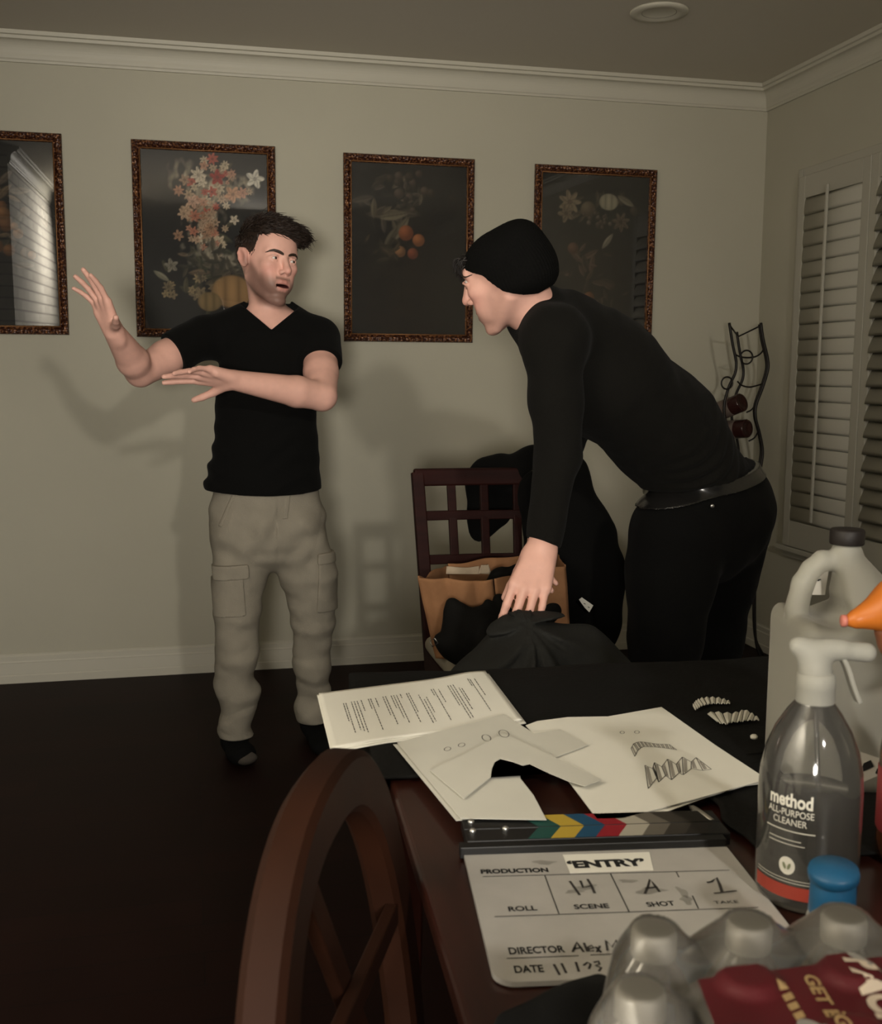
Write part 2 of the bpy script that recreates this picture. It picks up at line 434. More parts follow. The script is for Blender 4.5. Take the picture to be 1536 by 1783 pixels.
def run(name, prof, pts, m):
    """moulding: profile (out from wall, up) swept along a wall line"""
    bm = bmesh.new()
    for (a, bb, inward) in pts:
        a, bb, inw = np.array(a, float), np.array(bb, float), nrm(inward)
        r0 = [bm.verts.new(a + inw*o + np.array([0, 0, z])) for o, z in prof]; r1 = [bm.verts.new(bb + inw*o + np.array([0, 0, z])) for o, z in prof]
        for i in range(len(prof)):
            j = (i+1) % len(prof); bm.faces.new((r0[i], r0[j], r1[j], r1[i]))
        bm.faces.new(r0[::-1]); bm.faces.new(r1)
    return tag(from_bm(name, bm, m), kind='structure')
cove = [(0, -0.100), (0.010, -0.100), (0.012, -0.092), (0.016, -0.088), (0.018, -0.080)]
for t in np.linspace(0, 1, 9): cove.append((0.018+0.034*(1-math.cos(t*math.pi/2)), -0.080+0.052*math.sin(t*math.pi/2)))
cove += [(0.058, -0.027), (0.060, -0.016), (0.070, -0.014), (0.072, 0), (0, 0)]
run('trim_1', cove, [((WL, WB, H), (WR, WB, H), (0, -1, 0))], m_trim)
run('trim_2', cove, [((WR, WB, H), (WR, WF, H), (-1, 0, 0))], m_trim)
run('trim_3', cove, [((SX, SY, H), (SX, WF, H), (1, 0, 0))], m_trim)
base = [(0, 0), (0.016, 0), (0.016, 0.030), (0.013, 0.034), (0.013, 0.040), (0.011, 0.082), (0.012, 0.084), (0.009, 0.090), (0.009, 0.108), (0.004, 0.114), (0.004, 0.118), (0, 0.118)]
run('baseboard_back', base, [((WL, WB, 0), (WR, WB, 0), (0, -1, 0))], m_trim)
run('baseboard_right', base, [((WR, WB, 0), (WR, WF, 0), (-1, 0, 0))], m_trim)

# window with plantation shutters on the right wall
wz0, wz1, wy1, wy0 = 0.515, 2.098, 4.185, 3.06
win = tag(bpy.data.objects.new('window_1', None), kind='structure'); COL.objects.link(win); win.location = (WR, (wy0+wy1)/2, wz0)
bm = bmesh.new(); x0 = WR-0.022
for (ya, yb, za, zb) in ((wy1-0.035, wy1, wz0, wz1), (wy0, wy0+0.035, wz0, wz1), (wy0+0.036, wy1-0.036, wz1-0.035, wz1)):
    box(bm, (x0+0.011, (ya+yb)/2, (za+zb)/2), (0.030, yb-ya, zb-za))
bevel(from_bm('window_frame', bm, m_shut, win), 0.004)
bm = bmesh.new(); box(bm, (WR-0.022, (wy0+wy1)/2, wz0-0.006), (0.052, wy1-wy0+0.03, 0.022)); box(bm, (WR-0.010, (wy0+wy1)/2, wz0-0.030), (0.022, wy1-wy0, 0.03))
bevel(from_bm('window_sill', bm, m_shut, win), 0.004)
bm = bmesh.new(); box(bm, (WR-0.003, (wy0+wy1)/2, (wz0+wz1)/2), (0.004, wy1-wy0-0.10, wz1-wz0-0.12))
from_bm('window_pane', bm, mat('night_glass', (0.02, 0.02, 0.022), 0.1, 0.5), win)
ymid = 3.655
for pi, (ya, yb, tilt, ns) in enumerate(((ymid+0.002, wy1-0.037, 86, 21), (wy0+0.037, ymid-0.002, 68, 21))):
    pz0, pz1 = wz0+0.008, wz1-0.038
    bm = bmesh.new(); st = 0.048
    box(bm, (WR-0.030, ya+st/2, (pz0+pz1)/2), (0.026, st, pz1-pz0)); box(bm, (WR-0.030, yb-st/2, (pz0+pz1)/2), (0.026, st, pz1-pz0))
    box(bm, (WR-0.030, (ya+yb)/2, pz1-0.045), (0.026, yb-ya-2*st, 0.09)); box(bm, (WR-0.030, (ya+yb)/2, pz0+0.055), (0.026, yb-ya-2*st, 0.11))
    pan = bevel(from_bm('shutter_panel', bm, m_shut, win), 0.003)
    bm = bmesh.new(); zz0, zz1 = pz0+0.115, pz1-0.094
    for i in range(ns):
        zc = zz0 + (i+0.5)*(zz1-zz0)/ns; a = math.radians(tilt); ww = (zz1-zz0)/ns*1.14
        d = np.array([-math.cos(a), 0, -math.sin(a)])
        sweep(bm, [(WR-0.038, ya+st+0.001, zc), (WR-0.038, yb-st-0.001, zc)], [(p*ww/2, q*0.005) for p, q in ((-1, 0), (-0.6, -0.8), (0, -1), (0.6, -0.8), (1, 0), (0.6, 0.8), (0, 1), (-0.6, 0.8))], up=np.cross([0, 1, 0], d))
    from_bm('louver', bm, m_shut, pan, True)
    bm = bmesh.new(); yc = (ya+yb)/2 + (0.008 if pi == 0 else 0); box(bm, (WR-0.060, yc, (zz0+zz1)/2+0.02), (0.010, 0.014, zz1-zz0+0.02))
    bevel(from_bm('tilt_rod', bm, m_shut, pan), 0.003)

# recessed ceiling lamp, switched off
lt = onZ(1148, 20, H); can = thing('recessed_ceiling_lamp', 'white recessed ceiling light, switched off, set in the ceiling near the corner', 'ceiling light', (lt[0], lt[1], H))
bm = bmesh.new(); lathe(bm, [(0.060, -0.004), (0.072, -0.010), (0.098, -0.008), (0.101, -0.003), (0.101, 0.0), (0.060, 0.0)], (lt[0], lt[1], H), 48)
from_bm('trim_ring', bm, m_trim, can, True)
bm = bmesh.new(); lathe(bm, [(0.0, -0.0015), (0.055, -0.003), (0.0605, -0.0045), (0.0605, 0), (0, 0)], (lt[0], lt[1], H), 48)
from_bm('lens', bm, mat('frosted_lens', (0.30, 0.27, 0.23), 0.5), can, True)

# ------------------------------------------------------------------ framed still lifes on the back wall
mfr = bpy.data.materials.new('carved_mahogany_gilt'); mfr.use_nodes = True; N, L = mfr.node_tree.nodes, mfr.node_tree.links; b = N['Principled BSDF']
tc = N.new('ShaderNodeTexCoord'); vo = N.new('ShaderNodeTexVoronoi'); vo.inputs['Scale'].default_value = 95
nz = N.new('ShaderNodeTexNoise'); nz.inputs['Scale'].default_value = 125; nz.inputs['Detail'].default_value = 3
L.new(tc.outputs['Object'], vo.inputs['Vector']); L.new(tc.outputs['Object'], nz.inputs['Vector'])
cr = N.new('ShaderNodeValToRGB'); cr.color_ramp.elements[0].position = 0.50; cr.color_ramp.elements[0].color = (0.045, 0.013, 0.007, 1)
cr.color_ramp.elements[1].position = 0.64; cr.color_ramp.elements[1].color = (0.27, 0.115, 0.045, 1)
L.new(nz.outputs['Fac'], cr.inputs['Fac']); L.new(cr.outputs['Color'], b.inputs['Base Color']); b.inputs['Roughness'].default_value = 0.38; b.inputs['Metallic'].default_value = 0.25
bp = N.new('ShaderNodeBump'); bp.inputs['Strength'].default_value = 0.9; bp.inputs['Distance'].default_value = 0.006; L.new(vo.outputs['Distance'], bp.inputs['Height']); L.new(bp.outputs['Normal'], b.inputs['Normal'])
m_gilt = mat('gilt_bead', (0.35, 0.17, 0.065), 0.35, 0.5, metal=0.5, bump=0.6, bscale=180)
m_paint = mat('oil_paint', (0.1, 0.1, 0.1), 0.6, 0.3, attr='Col')
m_glass = clear('picture_glass', (0.97, 0.97, 0.96), refl=0.045, rough=0.012, ior=1.5)

def paint(w, h, seed, kinds, ground=(0.010, 0.0098, 0.0088)):
    """soft still life in vertex colours: overlapping petals, leaves and round fruit on a dark ground"""
    nx, nz = 150, int(150*h/w); r = np.random.default_rng(seed)
    X, Z = np.meshgrid(np.linspace(0, w, nx), np.linspace(0, h, nz), indexing='ij')
    P3 = np.stack([X, Z, X*0], -1); C = np.ones((nx, nz, 3))*np.array(ground)*(1+0.5*snoise(P3, 14, seed))[..., None]
    for kind, x, z, s, col, in kinds:
        col = np.array(lin(col)); th = r.uniform(0, 6.28)
        dx, dz = (X-x*w), (Z-z*h); d = np.hypot(dx, dz)/s; an = np.arctan2(dz, dx)
        if kind == 'flower':
            pet = 0.78+0.22*np.cos(an*int(r.integers(5, 8))+th); a = np.clip((pet-d)*9, 0, 1)
            sh = 0.45+0.55*np.clip(np.abs(np.sin(an*4+th+3*d)), 0, 1)*(0.4+0.6*d/np.maximum(pet, .1)) + np.where(d < 0.2, -0.25, 0)
        elif kind == 'leaf':
            u = (dx*math.cos(th)+dz*math.sin(th))/s; v = (-dx*math.sin(th)+dz*math.cos(th))/s
            a = np.clip((0.32*(1-u*u)-np.abs(v))*9, 0, 1)*(np.abs(u) < 1); sh = 0.6+0.4*np.clip(v*3+0.5, 0, 1)-0.3*(np.abs(v) < 0.03)
        elif kind == 'fruit':
            a = np.clip((1-d)*9, 0, 1); sh = 0.35+0.75*np.clip(1-np.hypot(dx/s+0.35, dz/s-0.35), 0, 1)+0.15
        elif kind == 'gourd':
            dd = np.hypot(dx/s, dz/(s*0.8)); a = np.clip((1-dd)*8, 0, 1); sh = 0.55+0.45*np.abs(np.cos(dx/s*5))*np.sqrt(np.clip(1-dd*dd, 0, 1))
        elif kind == 'smoke':
            a = 0.8*np.exp(-(dx/s)**2-(dz/(s*1.25))**2)*(0.7+0.3*snoise(P3, 60, int(1000*x))); sh = 1.0
        else:
            a = np.clip(1-d, 0, 1)**0.6*np.clip(0.2+1.2*snoise(P3, 160, int(999*z)), 0, 1); sh = 0.7+0.3*snoise(P3, 300, 3)
        C = C*(1-a[..., None]) + col*np.clip(sh, 0.05, 1.2)[..., None]*a[..., None]
    return X, Z, np.clip(C, 0.002, 0.9)

r_ = np.random.default_rng(3)
def cloudk(kind, n, x, z, sx, sz, s0, s1, cols, q=r_):
    return [(kind, x+q.normal()*sx, z+q.normal()*sz, q.uniform(s0, s1), cols[int(q.integers(len(cols)))]) for _ in range(n)]
pale = ['c9b89c', 'b9a184', 'd8cbb4', 'c08f74', 'a68a72', 'b85a48']; green = ['3a3c2c', '4a4936', '2c2f24', '55503c']; dull = ['4a4238', '5a5044', '3e3a30', '6a5a46']
# a tall loose bouquet over gourds and leaves
k2 = cloudk('leaf', 34, 0.60, 0.66, 0.13, 0.13, 0.02, 0.045, green) + cloudk('speck', 10, 0.60, 0.72, 0.12, 0.12, 0.04, 0.08, ['b8ac94'])
k2 += cloudk('flower', 40, 0.57, 0.79, 0.13, 0.075, 0.010, 0.026, pale) + cloudk('flower', 9, 0.55, 0.60, 0.12, 0.05, 0.012, 0.024, pale) + [('flower', 0.60, 0.86, 0.034, 'a02c22'), ('flower', 0.72, 0.77, 0.036, 'c79a78'), ('flower', 0.90, 0.86, 0.040, 'd9d3c4'), ('flower', 0.45, 0.87, 0.034, 'd3c6b0'), ('flower', 0.40, 0.72, 0.030, 'c9a48c')]
k2 += cloudk('leaf', 40, 0.52, 0.30, 0.17, 0.08, 0.025, 0.055, dull + green) + cloudk('flower', 16, 0.42, 0.21, 0.16, 0.05, 0.015, 0.03, ['8a7a5e', '7a6c54', '9a8866'])
k2 += cloudk('flower', 30, 0.50, 0.56, 0.10, 0.07, 0.012, 0.030, ['b49a80', 'c4a88c', 'a88468', 'b87a62', 'cbbba0']) + cloudk('speck', 14, 0.56, 0.42, 0.12, 0.03, 0.03, 0.05, ['a39a86']) + cloudk('leaf', 40, 0.60, 0.36, 0.13, 0.06, 0.02, 0.045, ['4a4436', '5a5242', '38352a'])
k2 += [('gourd', 0.70, 0.22, 0.085, 'a8875c'), ('gourd', 0.52, 0.16, 0.05, '8c7650'), ('leaf', 0.14, 0.30, 0.04, '8a8672'), ('flower', 0.22, 0.36, 0.03, '8a8474')]
# roots, bulbs and orange fruit heaped above a dim cloth
k3 = [('smoke', 0.45, 0.12, 0.26, '262019'), ('smoke', 0.45, 0.30, 0.17, '282219')] + cloudk('leaf', 34, 0.38, 0.78, 0.13, 0.08, 0.025, 0.055, ['3a362d', '4a443a', '5e5646', '2c2a24']) + cloudk('fruit', 18, 0.50, 0.80, 0.14, 0.07, 0.010, 0.022, ['3c352c', '4c4238', '2e2a24'])
k3 += [('leaf', 0.36, 0.70, 0.07, '6a6250'), ('leaf', 0.42, 0.62, 0.07, '6a6250'), ('leaf', 0.34, 0.57, 0.06, '565040'), ('fruit', 0.47, 0.60, 0.033, '8a5234'), ('fruit', 0.58, 0.56, 0.027, '96603c'), ('fruit', 0.42, 0.49, 0.024, '8a6444'), ('fruit', 0.53, 0.48, 0.024, '7c4630'), ('fruit', 0.30, 0.50, 0.020, '5a3e2c')] + cloudk('leaf', 14, 0.32, 0.50, 0.08, 0.05, 0.02, 0.04, ['4a4030', '3a3428'])
# broad leaves, pale bulbs and a bunch of grapes
k4 = [('smoke', 0.45, 0.20, 0.17, '2a241d'), ('smoke', 0.40, 0.45, 0.15, '241f1a')] + cloudk('leaf', 16, 0.5, 0.82, 0.17, 0.04, 0.02, 0.045, ['3e3a30', '4a4438']) + [('flower', 0.26, 0.83, 0.055, '7a6c58'), ('flower', 0.23, 0.76, 0.042, '6a5e4c'), ('fruit', 0.43, 0.79, 0.035, '5a5040'), ('gourd', 0.62, 0.84, 0.046, '8c8672'), ('leaf', 0.78, 0.85, 0.05, '6e6858'), ('flower', 0.74, 0.72, 0.045, '5a5042'), ('fruit', 0.86, 0.79, 0.02, '3e382e')]
k4 += cloudk('fruit', 26, 0.52, 0.73, 0.06, 0.03, 0.006, 0.011, ['4c443a', '3a342c', '5c5448']) + cloudk('leaf', 18, 0.36, 0.46, 0.10, 0.09, 0.02, 0.05, ['453b30', '362f27', '52463a']) + [('fruit', 0.30, 0.55, 0.026, '5a4434'), ('fruit', 0.46, 0.25, 0.026, '6e4a30'), ('leaf', 0.62, 0.60, 0.045, '7a7464'), ('fruit', 0.66, 0.33, 0.022, '453a30')] + cloudk('leaf', 14, 0.62, 0.28, 0.08, 0.10, 0.02, 0.045, ['3a332a', '4a4034'])
k1 = cloudk('leaf', 30, 0.5, 0.6, 0.16, 0.16, 0.02, 0.05, dull) + cloudk('fruit', 20, 0.55, 0.55, 0.16, 0.14, 0.015, 0.03, ['6a4a30', '4a3c2c', '7a5838'])

def picture(x0, x1, z0, z1, label, kinds, seed, lean=0.012):
    p = thing('framed_painting', label, 'picture', ((x0+x1)/2, WB-0.012, z0), 'framed still life prints along the back wall')
    fw = 0.034; xc, zc, w, h = (x0+x1)/2, (z0+z1)/2, x1-x0, z1-z0
    prof = [(0, 0), (0, 0.010), (0.004, 0.017), (0.010, 0.020), (0.018, 0.017), (0.025, 0.010), (0.0285, 0.0125), (0.032, 0.0125), (0.034, 0.008), (0.034, 0)]   # (inwards, out of the wall)
    bm = bmesh.new(); cor = [(x0, z0, 1, 1), (x1, z0, -1, 1), (x1, z1, -1, -1), (x0, z1, 1, -1)]; rings = []
    def Y(z, o): return WB-0.004-o-lean*(z-z0)/h
    for cx, cz, sx, sz in cor: rings.append([bm.verts.new((cx+sx*a, Y(cz+sz*a, o), cz+sz*a)) for a, o in prof])
    for i in range(4):
        A, B = rings[i], rings[(i+1) % 4]
        for j in range(len(prof)-1): bm.faces.new((A[j], B[j], B[j+1], A[j+1]))
    for f in bm.faces: f.smooth = False
    from_bm('frame', bm, mfr, p)
    bm = bmesh.new()
    q = 0.0305
    n = 60
    for (ax, az, bx, bz) in ((x0+q, z0+q, x1-q, z0+q), (x1-q, z0+q, x1-q, z1-q), (x1-q, z1-q, x0+q, z1-q), (x0+q, z1-q, x0+q, z0+q)):
        rod(bm, [(ax, Y(az, 0.0135), az), (bx, Y(bz, 0.0135), bz)], 0.0021, 6)
    from_bm('gilt_bead', bm, m_gilt, p, True, label='gilt bead line')
    iw, ih = w-2*fw+0.004, h-2*fw+0.004
    X, Z, C = paint(iw, ih, seed, kinds)
    G = np.stack([X+xc-iw/2, WB-0.004-0.003-lean*((Z+zc-ih/2)-z0)/h, Z+zc-ih/2], -1)
    me = grid_mesh('canvas', G); set_colors(me, C.reshape(-1, 3)); link('canvas', me, m_paint, p)
    bm = bmesh.new(); vs = [bm.verts.new((xc+sx*iw/2, Y(zc+sz*ih/2, 0.006), zc+sz*ih/2)) for sx, sz in ((-1, -1), (1, -1), (1, 1), (-1, 1))]; bm.faces.new(vs)
    from_bm('glass', bm, m_glass, p)
    return p
picture(-1.020, -0.458, 1.390, 2.148, 'dark framed picture at the far left, its glass mirroring a bright stone wall', k1, 11)
picture(-0.202, 0.352, 1.386, 2.142, 'framed print of pale and red flowers, behind the man in the T-shirt', k2, 12)
picture(0.626, 1.176, 1.378, 2.132, 'framed print of dim roots and orange fruit, between the two men', k3, 13)
picture(1.440, 1.994, 1.374, 2.126, 'framed print of broad leaves and pale bulbs, nearest the room corner', k4, 14)

# ------------------------------------------------------------------ dining table
TZ = 0.76
TL_ = np.array([0.252, 1.655, 0.0]); TA = np.array([-0.066, -0.9978, 0.0]); TX = np.array([0.9978, -0.066, 0.0])    # far left corner, towards the camera, to the right
TW, TLEN = 0.74, 1.46
def tp(a, b, z=TZ):
    """point on the table: a to the right, b towards the camera from the far left corner"""
    return TL_ + TX*a + TA*b + np.array([0, 0, z])
tc_ = tp(TW/2, TLEN/2, 0)
table = thing('dining_table', 'dark cherry wood dining table holding the papers, slate and bottles', 'table', tuple(tc_))
RT = axes(TX, -TA, (0, 0, 1))
bm = bmesh.new(); box(bm, tp(TW/2, TLEN/2, TZ-0.011), (TW, TLEN, 0.022), RT)
box(bm, tp(TW/2, TLEN/2, TZ-0.031), (TW-0.014, TLEN-0.014, 0.018), RT)
bevel(from_bm('table_top', bm, m_table, table, label='table top with a stepped, polished edge'), 0.006, 3)
bm = bmesh.new()
for a, b, sx, sy in ((0.05, TLEN/2, 0.022, TLEN-0.16), (TW-0.05, TLEN/2, 0.022, TLEN-0.16)): box(bm, tp(a, b, TZ-0.085), (sx, sy, 0.09), RT)
for b in (0.06, TLEN-0.06): box(bm, tp(TW/2, b, TZ-0.085), (TW-0.14, 0.022, 0.09), RT)
from_bm('apron', bm, m_table, table)
for a, b in ((0.06, 0.07), (TW-0.06, 0.07), (0.06, TLEN-0.07), (TW-0.06, TLEN-0.07)):
    bm = bmesh.new(); sweep(bm, [tp(a, b, 0), tp(a, b, 0.4), tp(a, b, TZ-0.04)], rect(0.062, 0.062), up=TX, radii=[0.7, 0.95, 1.0])
    bevel(from_bm('leg', bm, m_table, table), 0.004)

# ------------------------------------------------------------------ black costume spread over the far end of the table
def drape(a0, a1, b0, b1, n1, n2, amp, seed, base=0.004):
    A, B = np.meshgrid(np.linspace(a0, a1, n1), np.linspace(b0, b1, n2), indexing='ij')
    pl = np.stack([A, B, A*0], -1)
    hgt = base + amp*(0.9+snoise(pl, 26, seed)*0.8+0.5*np.abs(snoise(pl, 60, seed+1)))
    dl, dr, df = np.maximum(-A, 0), np.maximum(A-TW, 0), np.maximum(-B, 0)
    out = dl+dr+df
    A2 = np.clip(A, -0.006, TW+0.006) - np.where(dl > 0, 0.008+0.010*np.abs(snoise(pl, 18, seed+2))*np.minimum(dl*8, 1), 0) + np.where(dr > 0, 0.012+0.02*np.abs(snoise(pl, 40, seed+3))*np.minimum(dr*8, 1), 0)
    B2 = np.clip(B, -0.006, 9) - np.where(df > 0, 0.012+0.02*np.abs(snoise(pl, 40, seed+4))*np.minimum(df*8, 1), 0)
    out = np.maximum(np.maximum(dl, dr), df); Zz = TZ + hgt*np.clip(1-out*14, 0, 1) - np.maximum(out-0.012, 0)
    return TL_ + TX*A2[..., None] + TA*B2[..., None] + np.array([0, 0, 1.0])*Zz[..., None]
cost = thing('spread_costume', 'black fabric costume spread over the far end of the table, with white cloth teeth', 'costume', tuple(tp(TW/2, 0.2)))
P = drape(-0.15, TW+0.10, -0.24, 0.435, 140, 110, 0.004, 5)
u, v = np.meshgrid(np.linspace(0, 1, 140), np.linspace(0, 1, 110), indexing='ij')
near = np.clip((v-0.90)/0.1, 0, 1)*(u > 0.25)*(u < 0.87)
P = P + TA*(0.012*np.sin(u*17)*near)[..., None]
o = link('cloth', grid_mesh('cloth', P), m_black3, cost); solid(o, 0.003, 0)
# ragged flap of it between the papers and the cleaner
Pf = np.stack(np.meshgrid(np.linspace(0.50, 0.76, 50), np.linspace(0.30, 0.712, 60), indexing='ij'), -1)
fl = np.concatenate([Pf, Pf[..., :1]*0], -1); lo_ = np.interp(Pf[..., 1], [0.30, 0.50, 0.58, 0.64, 0.68, 0.712], [0.42, 0.37, 0.35, 0.345, 0.355, 0.40])+0.004*np.sin(Pf[..., 1]*90)
aa = lo_+(Pf[..., 0]-0.50)/0.26*(0.735-lo_)
G = TL_ + TX*aa[..., None] + TA*Pf[..., 1:2] + np.array([0, 0, 1.0])*(TZ+0.005+0.003*(1+snoise(fl, 40, 9)))[..., None]
o = link('cloth_fold', grid_mesh('cloth_fold', G), m_black3, cost); solid(o, 0.002, 0)
m_teeth = mat('teeth_cloth', (0.62, 0.60, 0.52), 0.8, 0.2, bump=0.3, bscale=200)
def teeth_row(up, lo, n):
    """row of flat pleated white teeth between an upper and a lower pixel outline"""
    def res(L_, m):
        P_ = np.array(spline([onZ(x, y, TZ+0.016) for x, y in L_], 12)); d = np.r_[0, np.cumsum(np.linalg.norm(np.diff(P_, axis=0), axis=1))]; t = np.linspace(0, d[-1], m)
        return np.stack([np.interp(t, d, P_[:, i]) for i in range(3)], 1)
    U_, L_ = res(up, n+1), res(lo, n+1); bm = bmesh.new(); g = 0.06
    for i in range(n):
        u0, u1 = U_[i]*(1-g)+U_[i+1]*g, U_[i]*g+U_[i+1]*(1-g); l0, l1 = L_[i]*(1-g)+L_[i+1]*g, L_[i]*g+L_[i+1]*(1-g); k = np.array([0, 0, 0.0025])
        v = [bm.verts.new(p) for p in (u0, (u0+u1)/2+k, u1, l1, (l0+l1)/2+k, l0)]; bm.faces.new((v[0], v[1], v[4], v[5])); bm.faces.new((v[1], v[2], v[3], v[4]))
    o = from_bm('teeth', bm, m_teeth, cost, label='row of pleated white teeth'); solid(o, 0.0015); return o
t1 = teeth_row([(1206, 1229), (1217, 1218), (1240, 1215), (1260, 1218), (1272, 1223)], [(1210, 1236), (1222, 1229), (1240, 1225), (1258, 1225), (1272, 1225)], 10)
t2 = teeth_row([(1231, 1243), (1250, 1240), (1262, 1243), (1283, 1242), (1298, 1237), (1322, 1252)], [(1248, 1256), (1262, 1261), (1275, 1257), (1287, 1257), (1302, 1254), (1323, 1254)], 8)
bm = bmesh.new(); c = onZ(1313, 1283, TZ+0.018); lathe(bm, [(0, -0.003), (0.0045, -0.002), (0.005, 0.001), (0.003, 0.003), (0, 0.0035)], c, 14)
from_bm('eye_button', bm, m_teeth, cost, True, label='small white button eye')

# ------------------------------------------------------------------ papers
def sheet(px, z, thick, name, m, parent, label=None, curl=None):
    pts = [onZ(x, y, z) for x, y in px]; bm = bmesh.new(); prism(bm, pts, (0, 0, thick))
    return from_bm(name, bm, m, parent, label=label)
def crop5(q): return [(530+x/1.8732, 1140+y/1.8732) for x, y in q]
# typed script, several pages, on the left
q = [onZ(x, y, TZ+0.016) for x, y in crop5([(47, 125), (590, 57), (710, 210), (92, 303)])]
def quad_pt(q, u, v): return q[0]*(1-u)*(1-v)+q[1]*u*(1-v)+q[2]*u*v+q[3]*(1-u)*v
scr = thing('typed_script', 'stack of white typed script pages lying at the table\'s far left corner', 'paper', tuple(q[3]))
def page(q, n, dz, f):
    U, V = np.meshgrid(np.linspace(0, 1, 40), np.linspace(0, 1, 30), indexing='ij')
    P = np.array([[quad_pt(q, U[i, j], V[i, j]) for j in range(30)] for i in range(40)])
    P[..., 2] += dz + f(U, V); return P
def fcurl(U, V): return -0.010*np.clip(0.25-U, 0, 1)**1.0*1.0*V + 0.004*np.exp(-((U-0.9)/0.15)**2)*(1-V) + 0.002*np.sin(U*5+1)*(V > 0)*V
for k, sh in ((0, np.array([0.004, -0.006, 0])), (1, np.array([-0.003, -0.003, 0])), (2, np.array([0, 0, 0]))):
    G = page([p+sh for p in q], 0, -0.0016*(2-k), fcurl)
    o = link('page', grid_mesh('page', G), m_paper, scr); solid(o, 0.0012, 1.0)
bm = bmesh.new(); rr = np.random.default_rng(21)
def on_script(u, v):
    p = quad_pt(q, u, v).copy(); p[2] += 0.0004+float(fcurl(np.array(u), np.array(v))); return p
# lines of type run along the short side of the page; words too small to read
for u0, v0, v1, wds in [(0.915, 0.16, 0.50, 3), (0.885, 0.16, 0.78, 7), (0.872, 0.14, 0.30, 2), (0.80, 0.30, 0.55, 4), (0.785, 0.28, 0.72, 6), (0.76, 0.2, 0.84, 9), (0.742, 0.2, 0.85, 9), (0.725, 0.2, 0.60, 5), (0.655, 0.24, 0.52, 3), (0.625, 0.22, 0.83, 8), (0.61, 0.22, 0.36, 2),
        (0.555, 0.36, 0.66, 4), (0.535, 0.40, 0.82, 6), (0.515, 0.3, 0.86, 8), (0.46, 0.24, 0.62, 5), (0.445, 0.24, 0.82, 8), (0.405, 0.24, 0.32, 1), (0.38, 0.25, 0.80, 8), (0.362, 0.25, 0.70, 6), (0.345, 0.25, 0.5, 3), (0.31, 0.25, 0.8, 8), (0.293, 0.25, 0.62, 5),
        (0.245, 0.26, 0.44, 2), (0.215, 0.26, 0.86, 9), (0.20, 0.26, 0.46, 3), (0.155, 0.26, 0.48, 3), (0.13, 0.27, 0.86, 9), (0.112, 0.27, 0.84, 9), (0.094, 0.27, 0.80, 8), (0.06, 0.28, 0.84, 8), (0.045, 0.28, 0.62, 5)]:
    v = v0
    while v < v1-0.01:
        l = rr.uniform(0.018, 0.05)
        stroke(bm, [on_script(u0*0.90+0.075, v), on_script(u0*0.90+0.075, min(v+l, v1))], 0.00115, 0.0002); v += l+rr.uniform(0.009, 0.014)
from_bm('typed_line', bm, m_pencil, scr, label='lines of black typing')

# cut-out pattern pieces on thin paper
zA = TZ+0.0175
Apx = crop5([(303, 288), (650, 195), (750, 258), (835, 245), (925, 295), (820, 335), (735, 358), (712, 365), (703, 390), (705, 405), (748, 460), (790, 540), (510, 535)])
pat = thing('cut_paper_pattern', 'thin white paper pattern with a cut-out notch and small drawn ovals, overlapping the script', 'paper', tuple(onZ(*Apx[12], zA)))
sheet(Apx, zA, 0.0006, 'under_sheet', m_tracing, pat)
sheet([(x-7, y+3) for x, y in Apx[:1]] + [(x-8, y+4) for x, y in Apx[12:]] + [(Apx[12][0]+30, Apx[12][1]), (Apx[0][0]+40, Apx[0][1]+2)], zA-0.003, 0.0006, 'folded_edge', m_tracing, pat)
Bpx = crop5([(410, 378), (530, 322), (650, 257), (810, 332), (970, 408), (915, 430), (862, 414), (800, 388), (735, 357), (712, 362), (680, 350), (640, 340), (622, 350), (612, 372), (608, 400), (520, 470)])
sheet(Bpx, zA+0.0035, 0.0006, 'top_piece', m_tracing, pat)
bm = bmesh.new()
def oval(bm, cx, cy, rx, ry, ang, z, w):
    pts = []
    for k in range(20):
        t = 2*math.pi*k/20; a = math.radians(ang); x = rx*math.cos(t)*math.cos(a)-ry*math.sin(t)*math.sin(a); y = rx*math.cos(t)*math.sin(a)+ry*math.sin(t)*math.cos(a)
        pts.append(onZ(*crop5([(cx+x, cy+y)])[0], z))
    stroke(bm, pts, w, 0.0003, closed=True)
bm.free()
for q_ in ((467, 308, 11, 6, -12, zA+0.0006, 0.0009), (513, 295, 11, 6, -12, zA+0.0006, 0.0009), (594, 272, 15, 10, 20, zA+0.0006, 0.0011), (651, 258, 17, 11, 20, zA+0.0042, 0.0011)):
    bm = bmesh.new(); oval(bm, *q_); from_bm('drawn_oval', bm, m_pencil, pat, label='oval drawn in pencil')

# teeth drawings on larger sheets
zC = TZ+0.0145
Cpx = crop5([(722, 232), (760, 218), (860, 205), (990, 203), (1120, 180), (1165, 172), (1340, 296), (1510, 408), (1290, 468), (1040, 535), (955, 537), (862, 414), (820, 340)])
dra = thing('tooth_drawing_sheet', 'white sheet with pencil drawings of eyes and two jagged rows of teeth', 'paper', tuple(onZ(*Cpx[9], zC)))
sheet(Cpx, zC, 0.0008, 'top_sheet', m_paper, dra)
sheet(crop5([(760, 230), (1168, 182), (1506, 420), (1440, 428), (1300, 470), (1160, 522), (1080, 541), (960, 541)]), zC-0.003, 0.0008, 'lower_sheet', m_paper, dra)
def cz(q): return [onZ(*p, zC+0.0009) for p in crop5(q)]
for q_ in ((1037, 254, 7, 4), (1085, 253, 8, 4.5)):
    bm = bmesh.new(); oval(bm, *q_, 0, zC+0.0008, 0.0008); from_bm('drawn_oval', bm, m_pencil, dra, label='small oval eye drawn in pencil')
bm = bmesh.new(); bs = bmesh.new()
